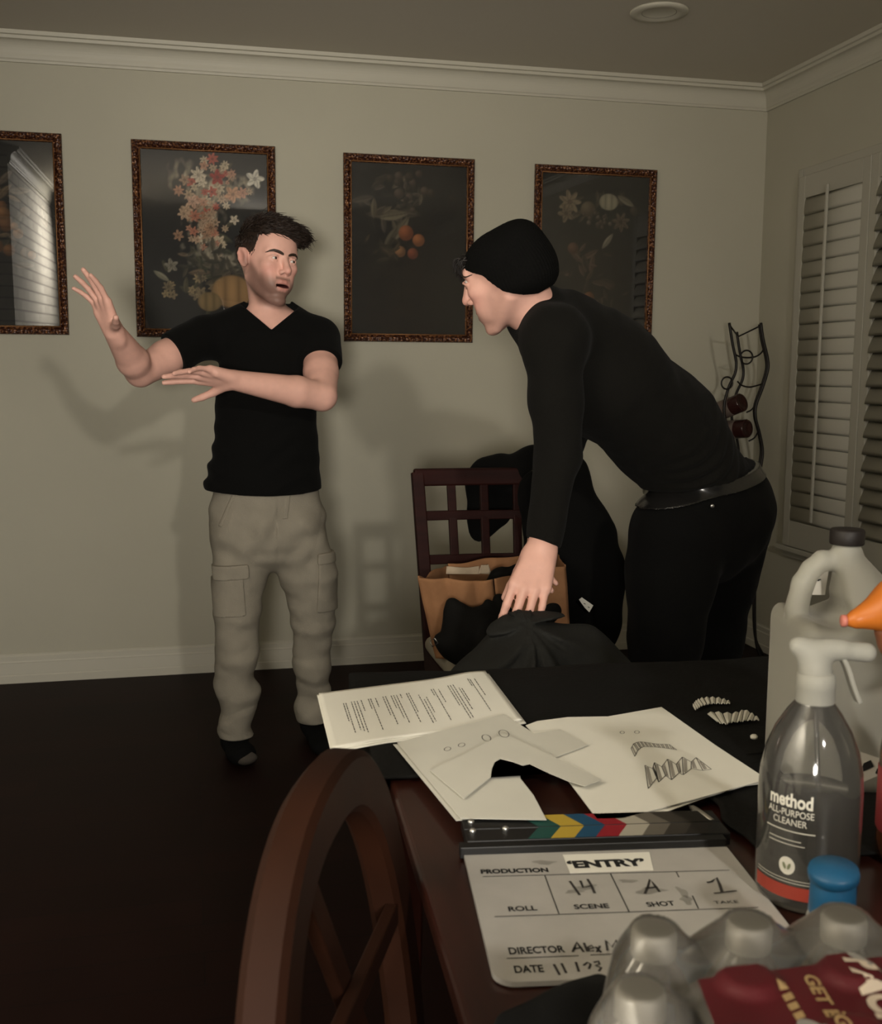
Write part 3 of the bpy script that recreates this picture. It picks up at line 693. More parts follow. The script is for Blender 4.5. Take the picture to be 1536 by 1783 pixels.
upt = [(1066, 306), (1074, 291), (1084, 286), (1096, 284), (1108, 285), (1120, 287), (1134, 289), (1148, 291), (1162, 292), (1176, 292), (1190, 293), (1215, 311)]
lwt = [(1078, 332), (1087, 313), (1097, 305), (1106, 300), (1118, 300), (1130, 301), (1143, 301), (1156, 303), (1170, 304), (1184, 306), (1198, 308), (1215, 311)]
for k in range(len(upt)-1):
    a, b, c, d = upt[k], upt[k+1], lwt[k+1], lwt[k]
    stroke(bm, cz([a, b]), 0.0009, 0.0002); stroke(bm, cz([d, c]), 0.0009, 0.0002); stroke(bm, cz([a, d]), 0.0009, 0.0002)
    m = ((a[0]*0.6+b[0]*0.4), (a[1]*0.6+b[1]*0.4)); n_ = ((d[0]*0.6+c[0]*0.4), (d[1]*0.6+c[1]*0.4)); stroke(bs, cz([m, n_]), 0.0022, 0.0001)
from_bm('pencil_outline', bm, m_pencil, dra, label='pencil outline of the upper teeth'); from_bm('pencil_shading', bs, m_pencil2, dra, label='soft grey shading of the upper teeth'); bm = bmesh.new(); bs = bmesh.new()
up2 = [(1111, 361), (1136, 372), (1142, 352), (1166, 366), (1185, 341), (1213, 358), (1233, 334), (1262, 350), (1278, 336), (1328, 374)]
lo2 = [(1122, 437), (1150, 402), (1156, 416), (1178, 395), (1198, 408), (1222, 386), (1236, 392), (1262, 372), (1300, 378), (1328, 374)]
for k in range(len(up2)-1):
    a, b, c, d = up2[k], up2[k+1], lo2[k+1], lo2[k]
    stroke(bm, cz([a, b]), 0.0010, 0.0002); stroke(bm, cz([d, c]), 0.0010, 0.0002); stroke(bm, cz([a, d]), 0.0010, 0.0002)
    for f in (0.25, 0.45):
        m = (a[0]*(1-f)+b[0]*f, a[1]*(1-f)+b[1]*f+2); n_ = (d[0]*(1-f)+c[0]*f, d[1]*(1-f)+c[1]*f-3); stroke(bs, cz([m, n_]), 0.0028 if f < .3 else 0.0014, 0.0001)
from_bm('pencil_outline', bm, m_pencil, dra, label='pencil outline of the lower teeth'); from_bm('pencil_shading', bs, m_pencil2, dra, label='soft grey shading of the lower teeth')

# pen by the drawings
pa, pb = onZ(1206, 1407, TZ+0.012), onZ(1240, 1432, TZ+0.012)
pen = thing('pen', 'slim silver pen between the tooth drawings and the film slate', 'pen', tuple(pa))
bm = bmesh.new(); rod(bm, [pa, pa*0.75+pb*0.25, pb], 0.0042, 12, radii=[0.8, 1, 1]); from_bm('barrel', bm, mat('brushed_silver', (0.45, 0.43, 0.38), 0.3, 0.5, metal=0.8), pen, True)
bm = bmesh.new(); rod(bm, [pa+(pa-pb)*0.22, pa], 0.0042, 12, radii=[0.15, 0.8]); from_bm('tip', bm, m_iron, pen, True)

# ------------------------------------------------------------------ film slate
zS = TZ+0.006
s0, s1, s2, s3 = onZ(808, 1488, zS), onZ(1270, 1480, zS), onZ(1356, 1592, zS), onZ(862, 1728, zS)
_a = math.radians(2.0); _d = nrm(s1-s0); SXd = np.array([_d[0]*math.cos(_a)-_d[1]*math.sin(_a), _d[0]*math.sin(_a)+_d[1]*math.cos(_a), 0]); SYd = np.array([SXd[1], -SXd[0], 0.0])       # right, towards the camera
SW = float(np.linalg.norm(s1-s0)); SH = 0.232
def sl(x, y, z=0.0): return s0 + SXd*x + SYd*y + np.array([0, 0, z])
def slp(px, py):
    d = onZ(px, py, zS)-s0; return float(d@SXd), float(d@SYd)
slate = thing('film_slate', 'white film clapperboard with coloured chevron sticks and black marker writing', 'clapperboard', tuple(s0))
shl = slp(882, 1700)[0]
bm = bmesh.new(); r = 0.018; pts = []
SK = (slp(856, 1690)[0])/slp(856, 1690)[1]     # the board's left edge drifts slightly
def bl(y): return 0.0
out = [(0, 0), (SW, 0)]
for k in range(7):
    t = math.pi/2*k/6; out.append((SW-r+r*math.cos(t), SH-r+r*math.sin(t)))
for k in range(7):
    t = math.pi/2+math.pi/2*k/6; out.append((r+r*math.cos(t), SH-r+r*math.sin(t)))
prism(bm, [sl(x, y, -0.0045) for x, y in out], (0, 0, 0.0045))
m_board = mat('slate_white_acrylic', (0.43, 0.415, 0.385), 0.4, 0.4, var=0.06, vscale=25)
from_bm('board', bm, m_board, slate)
bm = bmesh.new(); bt = bmesh.new()
def sline(p, q_, w=0.0011): stroke(bm, [sl(*slp(*p)), sl(*slp(*q_))], w)
c6 = lambda x, y: (780+x/2.56, 1400+y/2.56)
sline(c6(155, 325), c6(1255, 296)); sline(c6(207, 504), c6(1385, 462)); sline(c6(432, 320), c6(495, 491)); sline(c6(725, 312), c6(808, 482)); sline(c6(1018, 304), c6(1030, 328)); sline(c6(1090, 410), c6(1117, 468))
sline(c6(262, 690), c6(583, 678)); sline(c6(635, 675), c6(770, 668))
from_bm('ruled_line', bm, m_ink, slate)
def st(s, px, py, size, px1, py1, bold=0.012, m=None, parent=None, name='printed_lettering', lift=0.0005, label=None):
    """word from pixel (px, py) along its base line to (px1, py1)"""
    x, y = slp(px, py); x1, y1 = slp(px1, py1); X = sl(x1, y1)-sl(x, y); wd = float(np.linalg.norm(X)); X = X/wd; Y_ = np.array([-X[1], X[0], 0]); og = sl(x, y)
    tmp = bmesh.new(); text_bm(tmp, s, size, og, X, Y_, bold, warp=lambda tx, ty: (tx, ty, 0)); tmp.verts.ensure_lookup_table()
    xs = [v.co.x for v in tmp.verts]; k = wd/(max(xs)-min(xs)); o0 = min(xs); tmp.free()
    bt = bmesh.new(); text_bm(bt, s, size, og, X, Y_, bold, warp=lambda tx, ty: og + X*(tx-o0)*k + Y_*ty + np.array([0, 0, lift]))
    return from_bm(name, bt, m or m_ink, parent or slate, label=label)
for s, x, y, x1, y1, sz in (('PRODUCTION', 148, 312, 450, 304, 0.0120), ('ROLL', 272, 480, 400, 475, 0.0120), ('SCENE', 566, 470, 722, 465, 0.0118), ('SHOT', 892, 460, 1016, 453, 0.0118), ('DIRECTOR', 275, 672, 525, 662, 0.0150), ('DATE', 300, 755, 430, 750, 0.0150)):
    st(s, *c6(x, y), sz, *c6(x1, y1), 0.045 if s == 'PRODUCTION' else 0.026, label='printed word '+s)
st('TAKE', *c6(1190, 447), 0.0075, *c6(1298, 443), 0.0, label='half wiped printed word TAKE')
# title sticker
bm = bmesh.new(); prism(bm, [sl(*slp(*c6(*p)), 0.0002) for p in ((512, 228), (898, 216), (916, 296), (545, 310))], (0, 0, 0.0004))
stk = from_bm('title_sticker', bm, m_paper, slate, label='off-white title sticker')
st('\u2018ENTRY\u2019', *c6(540, 289), 0.0210, *c6(888, 276), 0.055, parent=stk, name='title_lettering', lift=0.0009)
# hand lettering in marker
m_marker = mat('marker_ink', (0.045, 0.042, 0.04), 0.6, 0.3)
def mk(name, *strokes):
    bm = bmesh.new()
    for pts, w in strokes: stroke(bm, [sl(*slp(*c6(*p))) for p in pts], w, 0.0005)
    from_bm('marker_writing', bm, m_marker, slate, label=name)
mk('hand lettered 14', ([(543, 345), (565, 376), (588, 408)], 0.0026), ([(590, 343), (603, 374), (640, 366)], 0.0026), ([(622, 336), (640, 366), (655, 400)], 0.0026))
mk('hand lettered A', ([(878, 402), (892, 370), (900, 338), (920, 362), (944, 394)], 0.0026), ([(880, 378), (935, 372)], 0.0026))
mk('hand lettered 1', ([(1155, 352), (1176, 348), (1198, 330), (1212, 362), (1222, 394)], 0.0031), ([(1186, 400), (1288, 388)], 0.0023))
mk('hand lettered director name', ([(556, 662), (566, 638), (574, 618), (590, 640), (606, 662)], 0.0022), ([(560, 648), (598, 642)], 0.0020), ([(606, 620), (622, 660)], 0.0022), ([(628, 648), (650, 643), (640, 632), (624, 640), (630, 658), (652, 656)], 0.0020),
   ([(658, 638), (684, 664)], 0.0021), ([(678, 634), (664, 662)], 0.0021), ([(712, 656), (704, 610), (732, 640), (748, 608), (770, 654)], 0.0023), ([(768, 632), (780, 648), (792, 632), (802, 648)], 0.0020))
mk('hand lettered date', ([(472, 716), (498, 764)], 0.0022), ([(506, 712), (528, 756)], 0.0022), ([(570, 706), (584, 750)], 0.0022), ([(604, 722), (622, 708), (636, 716), (628, 738)], 0.0021), ([(650, 708), (672, 702), (676, 716), (658, 722), (684, 732), (672, 748)], 0.0021))
# smudges of wiped marker
msm = clear('wiped_marker_smudge', (0.78, 0.78, 0.77), 0.0, ior=1.0)
for (x, y, a, b_) in ((620, 372, 60, 30), (560, 390, 45, 26), (905, 385, 75, 38), (800, 345, 45, 25), (1045, 395, 22, 70), (1065, 430, 30, 40), (430, 262, 60, 25)):
    bm = bmesh.new(); x0, y0 = slp(*c6(x, y)); vs = [bm.verts.new(sl(x0+a/2560*0.58*math.cos(t)*(0.8+0.3*math.sin(3*t+x)), y0+b_/2560*0.58*math.sin(t)*(0.8+0.3*math.cos(2*t+y)), 0.0003)) for t in np.linspace(0, 6.283, 18)[:-1]]; bm.faces.new(vs)
    from_bm('smudge', bm, msm, slate, label='grey wiped marker smudge')
# the two sticks
ya, yb = slp(1040, 1430)[1], slp(1040, 1472)[1]; ymd = slp(1040, 1451)[1]
m_stick = mat('black_stick', (0.008, 0.008, 0.008), 0.4, 0.4)
zt = 0.009
cols = [('1f4a44', 'dark_green'), ('b59a3a', 'yellow'), ('1d4a68', 'blue'), ('8e1f2a', 'red'), ('a8a395', 'pale_grey'), ('625d54', 'mid_grey'), ('38342f', 'dark_grey'), ('221f1c', 'charcoal')]
mats = [mat('stick_'+n_, lin(c), 0.45, 0.35) for c, n_ in cols]
mc = [slp(x, 1451)[0] for x in (936, 975, 1016, 1053, 1092, 1133, 1170, 1208, 1246)]
sx0, sx1 = slp(806, 1452)[0], slp(1262, 1452)[0]
for nm, y0, y1, sgn, lb in (('upper_stick', ya, ymd-0.0008, -1, 'upper clapper stick'), ('lower_stick', ymd+0.0008, yb, 1, 'lower clapper stick')):
    bm = bmesh.new(); box(bm, sl((sx0+sx1)/2, (y0+y1)/2, zt/2-0.00225), (sx1-sx0, abs(y1-y0), zt+0.0045), axes(SXd, SYd, (0, 0, 1)))
    stick = bevel(from_bm(nm, bm, m_stick, slate, label=lb), 0.0012)
    sk = 0.012*sgn if sgn > 0 else -0.0165
    for i in range(8):
        bm = bmesh.new()
        xm0, xm1 = mc[i], mc[i+1]
        yin, yout = (y1, y0) if sgn < 0 else (y0, y1)
        e = -0.016
        xo0, xo1 = xm0+e, xm1+e
        pts = [sl(xm0, yin, zt+0.0003), sl(xm1, yin, zt+0.0003), sl(xo1, yout+(0.0006 if sgn < 0 else -0.0006), zt+0.0003), sl(xo0, yout+(0.0006 if sgn < 0 else -0.0006), zt+0.0003)]
        bm.faces.new([bm.verts.new(p) for p in pts]); from_bm('stripe', bm, mats[i], stick, label=cols[i][1].replace('_', ' ')+' stripe')
bm = bmesh.new(); box(bm, sl(SW/2-0.002, -0.0055, 0.002), (SW+0.004, 0.014, 0.012), axes(SXd, SYd, (0, 0, 1))); bevel(from_bm('hinge_bar', bm, m_stick, slate), 0.001)
m_steel = mat('steel', (0.6, 0.6, 0.58), 0.25, 0.5, metal=0.9)
for px, py in ((820, 1447), (823, 1463), (880, 1459)):
    bm = bmesh.new(); x, y = slp(px, py); lathe(bm, [(0.0036, 0.008), (0.0036, 0.0115), (0.002, 0.0128), (0, 0.013)], sl(x, y, 0), 12)
    from_bm('screw', bm, m_steel, slate, True)

S.cycles.transparent_max_bounces = 24
# ------------------------------------------------------------------ pack of water bottles at the near end of the table
m_pet = clear('clear_plastic', (0.93, 0.93, 0.92), refl=0.01, haze=0.07, rough=0.06)
m_cap = mat('white_cap_plastic', (0.33, 0.32, 0.29), 0.45, 0.4)
m_blue = mat('pale_blue_label', (0.16, 0.26, 0.40), 0.45, 0.4)
BH = 0.150
spots = [(0.272, 0.582), (0.334, 0.577), (0.397, 0.571), (0.237, 0.522), (0.300, 0.517), (0.362, 0.512), (0.268, 0.462), (0.331, 0.457), (0.394, 0.452)]
names = ['farthest left bottle of the water pack, white capped, beside the film slate', 'middle bottle in the far row of the water pack, below the slate', 'far right bottle of the water pack, in front of the blue capped bottle',
         'nearest uncovered water bottle, white capped with a pale blue label, beside the black pouch', 'water bottle under the red printed band, middle of the second row', 'water bottle under the red printed band, right end of the second row',
         'water bottle under the red printed band, left end of the front row', 'water bottle under the red printed band, middle of the front row', 'water bottle under the red printed band, right end of the front row']
def bottle_meshes(root):
    x, y = root.location[0], root.location[1]
    bm = bmesh.new(); lathe(bm, [(0, 0.001), (0.024, 0), (0.0285, 0.006), (0.0300, 0.02), (0.0288, 0.045), (0.0300, 0.07), (0.0300, 0.088), (0.0270, 0.104), (0.0190, 0.120), (0.0122, 0.129), (0.0116, 0.140)], (x, y, TZ), 28)
    from_bm('body', bm, m_pet, root, True)
    bm = bmesh.new(); lathe(bm, [(0.0302, 0.042), (0.0306, 0.044), (0.0306, 0.082), (0.0302, 0.084)], (x, y, TZ), 28)
    bmesh.ops.delete(bm, geom=[f for f in bm.faces if len(f.verts) > 4], context='FACES'); from_bm('label', bm, m_blue, root, True, label='pale blue paper label')
    bm = bmesh.new(); pr = [(0.0136, 0.1325), (0.0142, 0.1335), (0.0142, 0.1465), (0.0132, 0.1490), (0.0118, 0.1500), (0, 0.1500)]
    lathe(bm, pr, (x, y, TZ), 40); from_bm('cap', bm, m_cap, root, True, label='white screw cap')
b0 = thing('water_bottle', names[0], 'bottle', (*spots[0], TZ), 'water bottles in the shrink wrapped pack'); bottle_meshes(b0)
for (x, y), nme in zip(spots[1:], names[1:]):
    c = b0.copy(); COL.objects.link(c); c.location = (x, y, TZ); c['label'] = nme
    for ch in b0.children:
        k = ch.copy(); COL.objects.link(k); k.parent = c
# shrink film
m_film = clear('shrink_film', (0.80, 0.79, 0.77), refl=0.02, haze=0.30, hazecol=(0.36, 0.34, 0.30), rough=0.18, hrough=0.35)
wrap = thing('shrink_wrap', 'cloudy plastic shrink wrap around the water bottles, with a red printed band', 'packaging', (0.32, 0.51, TZ))
e1, e2 = nrm([0.9965, -0.083, 0]), nrm([0.083, 0.9965, 0])
o_ = np.array([0.335, 0.515, 0])
sp = np.array([[x, y, 0] for x, y in spots])
def film_top(P):
    d = np.sqrt(((P[..., None, :2]-sp[None, None, :, :2])**2).sum(-1)); d0 = d.min(-1)
    sag = np.where(d0 < 0.0150, 0, 0.022*np.clip((d0-0.0150)/0.024, 0, 1.4)**0.85)
    return TZ+BH+0.0012 - sag + 0.0015*snoise(P*1.0, 160, 4)*np.clip((d0-0.015)/0.01, 0, 1)
A, B = np.meshgrid(np.linspace(-0.145, 0.145, 150), np.linspace(-0.155, 0.150, 150), indexing='ij')
hw, hd_ = 0.112, 0.098
def film_pt(A, B, lift=0.0):
    """fold the sheet down over the sides"""
    hl = np.interp(B, [-0.10, -0.06, 0.0, 0.066, 0.10], [0.085, 0.100, 0.130, 0.094, 0.080]); As = np.where(A < 0, A*(hl+0.033)/0.145, A)
    oa, ob = np.where(A < 0, np.maximum(-As-hl, 0), np.maximum(A-hw, 0)), np.maximum(np.abs(B)-hd_, 0)
    Ac, Bc = np.clip(As, -hl, hw), np.clip(B, -hd_, hd_)
    P = o_ + e1*Ac[..., None] + e2*Bc[..., None]
    z = film_top(P)
    z = z - 0.012*np.clip((np.where(A < 0, -Ac-hl, Ac-hw)+0.02)/0.02, 0, 1)**2 - 0.012*np.clip((np.abs(Bc)-hd_+0.02)/0.02, 0, 1)**2
    drop = np.maximum(oa, ob)
    P = P + e1*(np.sign(A)*np.minimum(oa, 0.012))[..., None]*0.5 + e2*(np.sign(B)*np.minimum(ob, 0.012))[..., None]*0.5
    P[..., 2] = z - drop*2.6 + lift; return P
me = grid_mesh('film', film_pt(A, B)); film = link('film', me, m_film, wrap)
m_red = mat('red_print', (0.062, 0.0045, 0.0075), 0.45, 0.4, var=0.1, vscale=30)
z_ = TZ+BH+0.0035
R0 = onZ(1215, 1690, z_); R1 = onZ(1560, 1648, z_); R2 = onZ(1262, 1812, z_)
rx, ry = nrm(R1-R0), nrm(R2-R0); RWd = 0.20
U, V = np.meshgrid(np.linspace(0, RWd, 60), np.linspace(0, 0.15, 50), indexing='ij')
G = R0 + rx*U[..., None] + ry*V[..., None]
def rz(G): return np.maximum(film_top(np.array(G)), TZ+BH-0.004)+0.0022
G[..., 2] = rz(G)
band = link('printed_band', grid_mesh('printed_band', G), m_red, wrap, label='red printed band'); 
m_gold = mat('gold_print', (0.30, 0.20, 0.09), 0.5, 0.4); m_cream = mat('cream_print', (0.42, 0.35, 0.27), 0.5, 0.4); m_shadowred = mat('dark_red_print', (0.10, 0.012, 0.012), 0.5)
def band_text(s, px, py, px1, py1, size, m, bold=0.02, name='lettering'):
    a, b = onZ(px, py, z_), onZ(px1, py1, z_); X = b-a; wd = float(np.linalg.norm(X)); X /= wd; Y_ = np.array([-X[1], X[0], 0])
    tmp = bmesh.new(); text_bm(tmp, s, size, a, X, Y_, bold, warp=lambda tx, ty: (tx, ty, 0)); xs = [v.co.x for v in tmp.verts]; k = wd/(max(xs)-min(xs)); x0 = min(xs); tmp.free()
    bm = bmesh.new()
    def wp(tx, ty):
        p = a + X*(tx-x0)*k + Y_*ty; p = p.copy(); p[2] = float(rz(p[None, None])[0, 0])+0.0006; return p
    text_bm(bm, s, size, a, X, Y_, bold, warp=wp); return from_bm(name, bm, m, band)
band_text('PACK', 1470, 1668, 1552, 1786, 0.026, m_cream, 0.045)
band_text('GET BIG', 1398, 1684, 1462, 1790, 0.011, m_gold, 0.03)
for k, (px, py) in enumerate(((1352, 1703), (1362, 1719), (1371, 1735), (1381, 1751))):      # a blurred, unreadable line of gold print
    bm = bmesh.new(); vs = []
    for dx, dy in ((0, 0), (16, -6), (23, 5), (7, 11)):
        p = onZ(px+dx, py+dy, z_); p = p.copy(); p[2] = float(rz(p[None, None])[0, 0])+0.0006; vs.append(bm.verts.new(p))
    bm.faces.new(vs); from_bm('blurred_print', bm, m_gold, band)
# picture of bottle necks printed on the band
m_gprint = mat('grey_print', (0.20, 0.19, 0.17), 0.5)
for (cx, cy, a, b_) in ((1415, 1775, 26, 15), (1500, 1672, 26, 8)):
    bm = bmesh.new(); vs = []
    for t in np.linspace(0, 6.283, 20)[:-1]:
        p = onZ(cx+a*math.cos(t)+0.5*b_*math.sin(t), cy+b_*math.sin(t)+0.5*a*math.cos(t)*(1 if cy < 1700 else 0.4), z_); p = p.copy(); p[2] = float(rz(p[None, None])[0, 0])+0.0004; vs.append(bm.verts.new(p))
    bm.faces.new(vs); from_bm('printed_picture', bm, m_gprint, band, label='grey printed shape')

# ------------------------------------------------------------------ black pouch in front of the slate
s = Sdf(); R = np.array(zrot(0.36)).T
s.rbox((0.262, 0.664, TZ+0.0215), (0.054, 0.046, 0.020), 0.012, R=R); s.ell((0.274, 0.676, TZ+0.034), (0.034, 0.026, 0.014), 0.02)
s.post = lambda P, d: d + 0.0008*snoise(P, 110, 6)
po = thing('soft_pouch', 'soft black zipped pouch between the film slate and the water bottles', 'pouch', (0.252, 0.682, TZ))
sdf_obj('pouch_body', s, (0.17, 0.60, TZ-0.006), (0.34, 0.77, TZ+0.07), 0.0025, m_black, po)
bm = bmesh.new(); rod(bm, spline([(0.222, 0.640, TZ+0.024), (0.200, 0.688, TZ+0.024), (0.235, 0.706, TZ+0.026), (0.290, 0.726, TZ+0.026)], 6), 0.0018, 6); from_bm('zipper', bm, m_iron, po, True)

# ------------------------------------------------------------------ spray cleaner bottle
cc = np.array([0.556, 0.862]); cl = thing('spray_cleaner_bottle', 'clear spray bottle of all-purpose cleaner with white trigger and red label stripe', 'bottle', (*cc, TZ))
prof = [(0.036, 0.0), (0.0435, 0.004), (0.0462, 0.012), (0.0468, 0.03), (0.0468, 0.108), (0.0455, 0.126), (0.0415, 0.146), (0.034, 0.165), (0.0245, 0.181), (0.0185, 0.189), (0.0160, 0.194), (0.0155, 0.200)]
m_clean = clear('clear_bottle', (0.86, 0.86, 0.85), refl=0.02, haze=0.16, hazecol=(0.5, 0.49, 0.45), rough=0.07, ior=1.5)
def lathe_open(bm, prof, c, n=48):
    lathe(bm, prof, c, n); bmesh.ops.delete(bm, geom=[f for f in bm.faces if len(f.verts) > 4], context='FACES')
bm = bmesh.new(); lathe(bm, [(0.0, 0.003), (0.03, 0.002)] + prof, (*cc, TZ), 56); from_bm('body', bm, m_clean, cl, True)
bm = bmesh.new(); lathe(bm, [(0, 0.006), (0.035, 0.005), (0.0425, 0.010), (0.0452, 0.03), (0.0452, 0.104), (0, 0.104)], (*cc, TZ), 48)
from_bm('liquid', bm, clear('cleaner_liquid', (0.48, 0.47, 0.45), 0.0, haze=0.10, hazecol=(0.25, 0.24, 0.22), ior=1.1), cl, True)
m_trig = mat('white_trigger_plastic', (0.29, 0.285, 0.25), 0.6, 0.25)
bm = bmesh.new(); lathe(bm, [(0.0172, 0.190), (0.0180, 0.192), (0.0174, 0.204), (0.0180, 0.205), (0.0172, 0.216), (0.0150, 0.219)], (*cc, TZ), 40); from_bm('collar', bm, m_trig, cl, True)
vx = nrm([0.82, -0.53, 0.0]) if False else nrm(np.array([CR[0], CR[1], 0]))
def C3(x, z, y=0.0): return np.array([cc[0], cc[1], TZ]) + vx*x + np.array([-vx[1], vx[0], 0])*y + np.array([0, 0, z])
s = Sdf(); s.cap(C3(0, 0.214), C3(-0.001, 0.232), 0.0150, 0.0120, 0.006); s.cap(C3(-0.019, 0.243), C3(0.020, 0.240), 0.0065, 0.0085, 0.010); s.cap(C3(0.012, 0.240), C3(0.045, 0.237), 0.0085, 0.0092, 0.006); s.cap(C3(-0.016, 0.243), C3(-0.004, 0.224), 0.006, 0.011, 0.010)
sdf_obj('spray_head', s, (cc[0]-0.07, cc[1]-0.06, TZ+0.19), (cc[0]+0.07, cc[1]+0.06, TZ+0.265), 0.0018, m_trig, cl)
bm = bmesh.new(); sweep(bm, spline([C3(0.022, 0.234), C3(0.028, 0.222), C3(0.034, 0.205), C3(0.0405, 0.190)], 5), rect(0.013, 0.0045), up=vx); bevel(from_bm('trigger', bm, m_trig, cl), 0.0015)
bm = bmesh.new(); rod(bm, [C3(0, 0.20), C3(0.008, 0.1), C3(0.02, 0.012)], 0.0022, 8); from_bm('dip_tube', bm, m_pet, cl, True)
ph0 = math.atan2(-cc[1], -cc[0]) - math.radians(21); rb = 0.0472
def cyl_text(s, size, z0, m, dphi=0.0, bold=0.0, wid=None, align='CENTER', name='label_lettering'):
    tmp = bmesh.new(); text_bm(tmp, s, size, (0, 0, 0), (1, 0, 0), (0, 1, 0), bold, align, warp=lambda x, y: (x, y, 0)); xs = [v.co.x for v in tmp.verts]; tmp.free()
    k = 1.0 if wid is None else wid/(max(xs)-min(xs))
    bm = bmesh.new(); text_bm(bm, s, size, (0, 0, 0), (1, 0, 0), (0, 1, 0), bold, align, warp=lambda x, y: (cc[0]+rb*math.cos(ph0+dphi+x*k/rb), cc[1]+rb*math.sin(ph0+dphi+x*k/rb), TZ+z0+y))
    return from_bm(name, bm, m, cl, label='white printed words')
m_prt = mat('white_print', (0.70, 0.68, 0.60), 0.5)
cyl_text('method', 0.0175, 0.1035, m_prt, 0, 0.03, 0.041); cyl_text('ALL-PURPOSE', 0.0088, 0.0945, m_prt, 0, 0.004, 0.044); cyl_text('CLEANER', 0.0088, 0.0860, m_prt, 0, 0.004, 0.032)
def cyl_patch(z0, z1, p0, p1, m, name, r=rb, label=None, n=20):
    G = np.array([[[cc[0]+r*math.cos(p), cc[1]+r*math.sin(p), TZ+z] for z in np.linspace(z0, z1, 3)] for p in np.linspace(p0, p1, n)])
    return link(name, grid_mesh(name, G), m, cl, label=label)
cyl_patch(0.0800, 0.0810, ph0-0.5, ph0+0.5, m_prt, 'label_rule'); cyl_patch(0.0715, 0.0722, ph0-0.42, ph0+0.25, m_prt, 'label_rule'); cyl_patch(0.0675, 0.0682, ph0-0.42, ph0+0.32, m_prt, 'label_rule')
cyl_patch(0.0345, 0.0350, ph0-0.75, ph0+1.0, m_prt, 'label_rule'); cyl_patch(0.0318, 0.0323, ph0-0.75, ph0+1.0, m_prt, 'label_rule')
cyl_patch(0.0165, 0.0290, ph0-0.80, ph0+1.2, mat('red_stripe', (0.33, 0.045, 0.028), 0.5), 'label_stripe', label='red label stripe')
bm = bmesh.new(); vs = [bm.verts.new((cc[0]+(rb+.0002)*math.cos(ph0+0.0075/rb*math.cos(t)), cc[1]+(rb+.0002)*math.sin(ph0+0.0075/rb*math.cos(t)), TZ+0.0475+0.0085*math.sin(t))) for t in np.linspace(0, 6.283, 30)[:-1]]; bm.faces.new(vs); from_bm('label_badge', bm, m_prt, cl, label='round white leaf badge')
bm = bmesh.new()
for sgn in (-1, 1):
    vs = []
    for t in np.linspace(0, 6.283, 14)[:-1]:
        x = sgn*0.0022+0.0014*math.cos(t)+0.0009*sgn*math.sin(t); z = 0.0472+0.0032*math.sin(t); vs.append(bm.verts.new((cc[0]+(rb+.0005)*math.cos(ph0+x/rb), cc[1]+(rb+.0005)*math.sin(ph0+x/rb), TZ+z)))
    bm.faces.new(vs)
from_bm('badge_leaf', bm, mat('leaf_print', (0.20, 0.22, 0.13), 0.5), cl)

# ------------------------------------------------------------------ small bottle with a blue flip cap
bx = np.array([0.481, 0.708]); sb = thing('flip_cap_bottle', 'small white bottle with a bright blue flip cap, in front of the spray cleaner', 'bottle', (*bx, TZ))
bm = bmesh.new(); lathe(bm, [(0, 0), (0.018, 0), (0.0205, 0.004), (0.0205, 0.060), (0.0185, 0.068), (0.0165, 0.072)], (*bx, TZ), 32); from_bm('body', bm, m_cap, sb, True)
m_bcap = mat('blue_cap_plastic', (0.012, 0.10, 0.22), 0.45, 0.45)
bm = bmesh.new(); lathe(bm, [(0.0170, 0.070), (0.0178, 0.072), (0.0172, 0.096), (0.0165, 0.098)], (*bx, TZ), 36); from_bm('cap_base', bm, m_bcap, sb, True)
bm = bmesh.new(); ax = nrm([-0.10, -0.10, 1]); lathe(bm, [(0.0165, -0.001), (0.0190, 0.001), (0.0195, 0.006), (0.0185, 0.0095), (0.0, 0.0105)], (*bx, TZ+0.099), 40, axis=ax); from_bm('flip_lid', bm, m_bcap, sb, True)

# ------------------------------------------------------------------ milk jug of water
jc = np.array([0.762, 1.125]); ju = thing('plastic_jug', 'translucent white gallon jug of water with a handle and dark brown cap', 'jug', (*jc, TZ))
jx = nrm(np.array([CR[0], CR[1], 0])); jy = np.array([-jx[1], jx[0], 0]); jo = np.array([jc[0], jc[1], TZ])
RJ = np.array([jx, jy, [0, 0, 1]])
def J3(x, z, y=0.0): return jo + jx*x + jy*y + np.array([0, 0, z])
def jug(grow):
    s = Sdf(); s.rbox(J3(0, 0.106), (0.074+grow, 0.072+grow, 0.106+grow), 0.022, R=RJ)
    s.cap(J3(0.018, 0.200), J3(-0.002, 0.272), 0.060+grow, 0.019+grow, 0.012); s.cap(J3(-0.004, 0.255), J3(-0.004, 0.280), 0.0185+grow, 0.0175+grow, 0.004)
    s.ell(J3(-0.030, 0.238), (0.0165-grow, 0.2, 0.036-grow), 0.010, -1, R=RJ); s.ell(J3(-0.035, 0.215), (0.026-grow, 0.2, 0.012), 0.012, -1, R=RJ)
    s.chain([(J3(-0.012, 0.268), 0.0115), (J3(-0.032, 0.270), 0.0115), (J3(-0.045, 0.259), 0.0115), (J3(-0.054, 0.242), 0.0125), (J3(-0.0605, 0.210), 0.014)], 0.006) if grow > -0.001 else None
    return s
m_jug = clear('milky_plastic', (0.75, 0.74, 0.68), refl=0.0, haze=0.82, hazecol=(0.56, 0.55, 0.48), rough=0.55, hrough=0.45, ior=1.3)
s = jug(0.0); lo, hi = np.minimum(J3(-0.09, -0.01, -0.09), J3(0.09, 0.32, 0.09))-0.02, np.maximum(J3(-0.09, -0.01, -0.09), J3(0.09, 0.32, 0.09))+0.02
sdf_obj('jug_body', s, lo, hi, 0.0028, m_jug, ju)
s = jug(-0.0035); s.post = lambda P, d: np.maximum(d, P[:, 2]-(TZ+0.226))
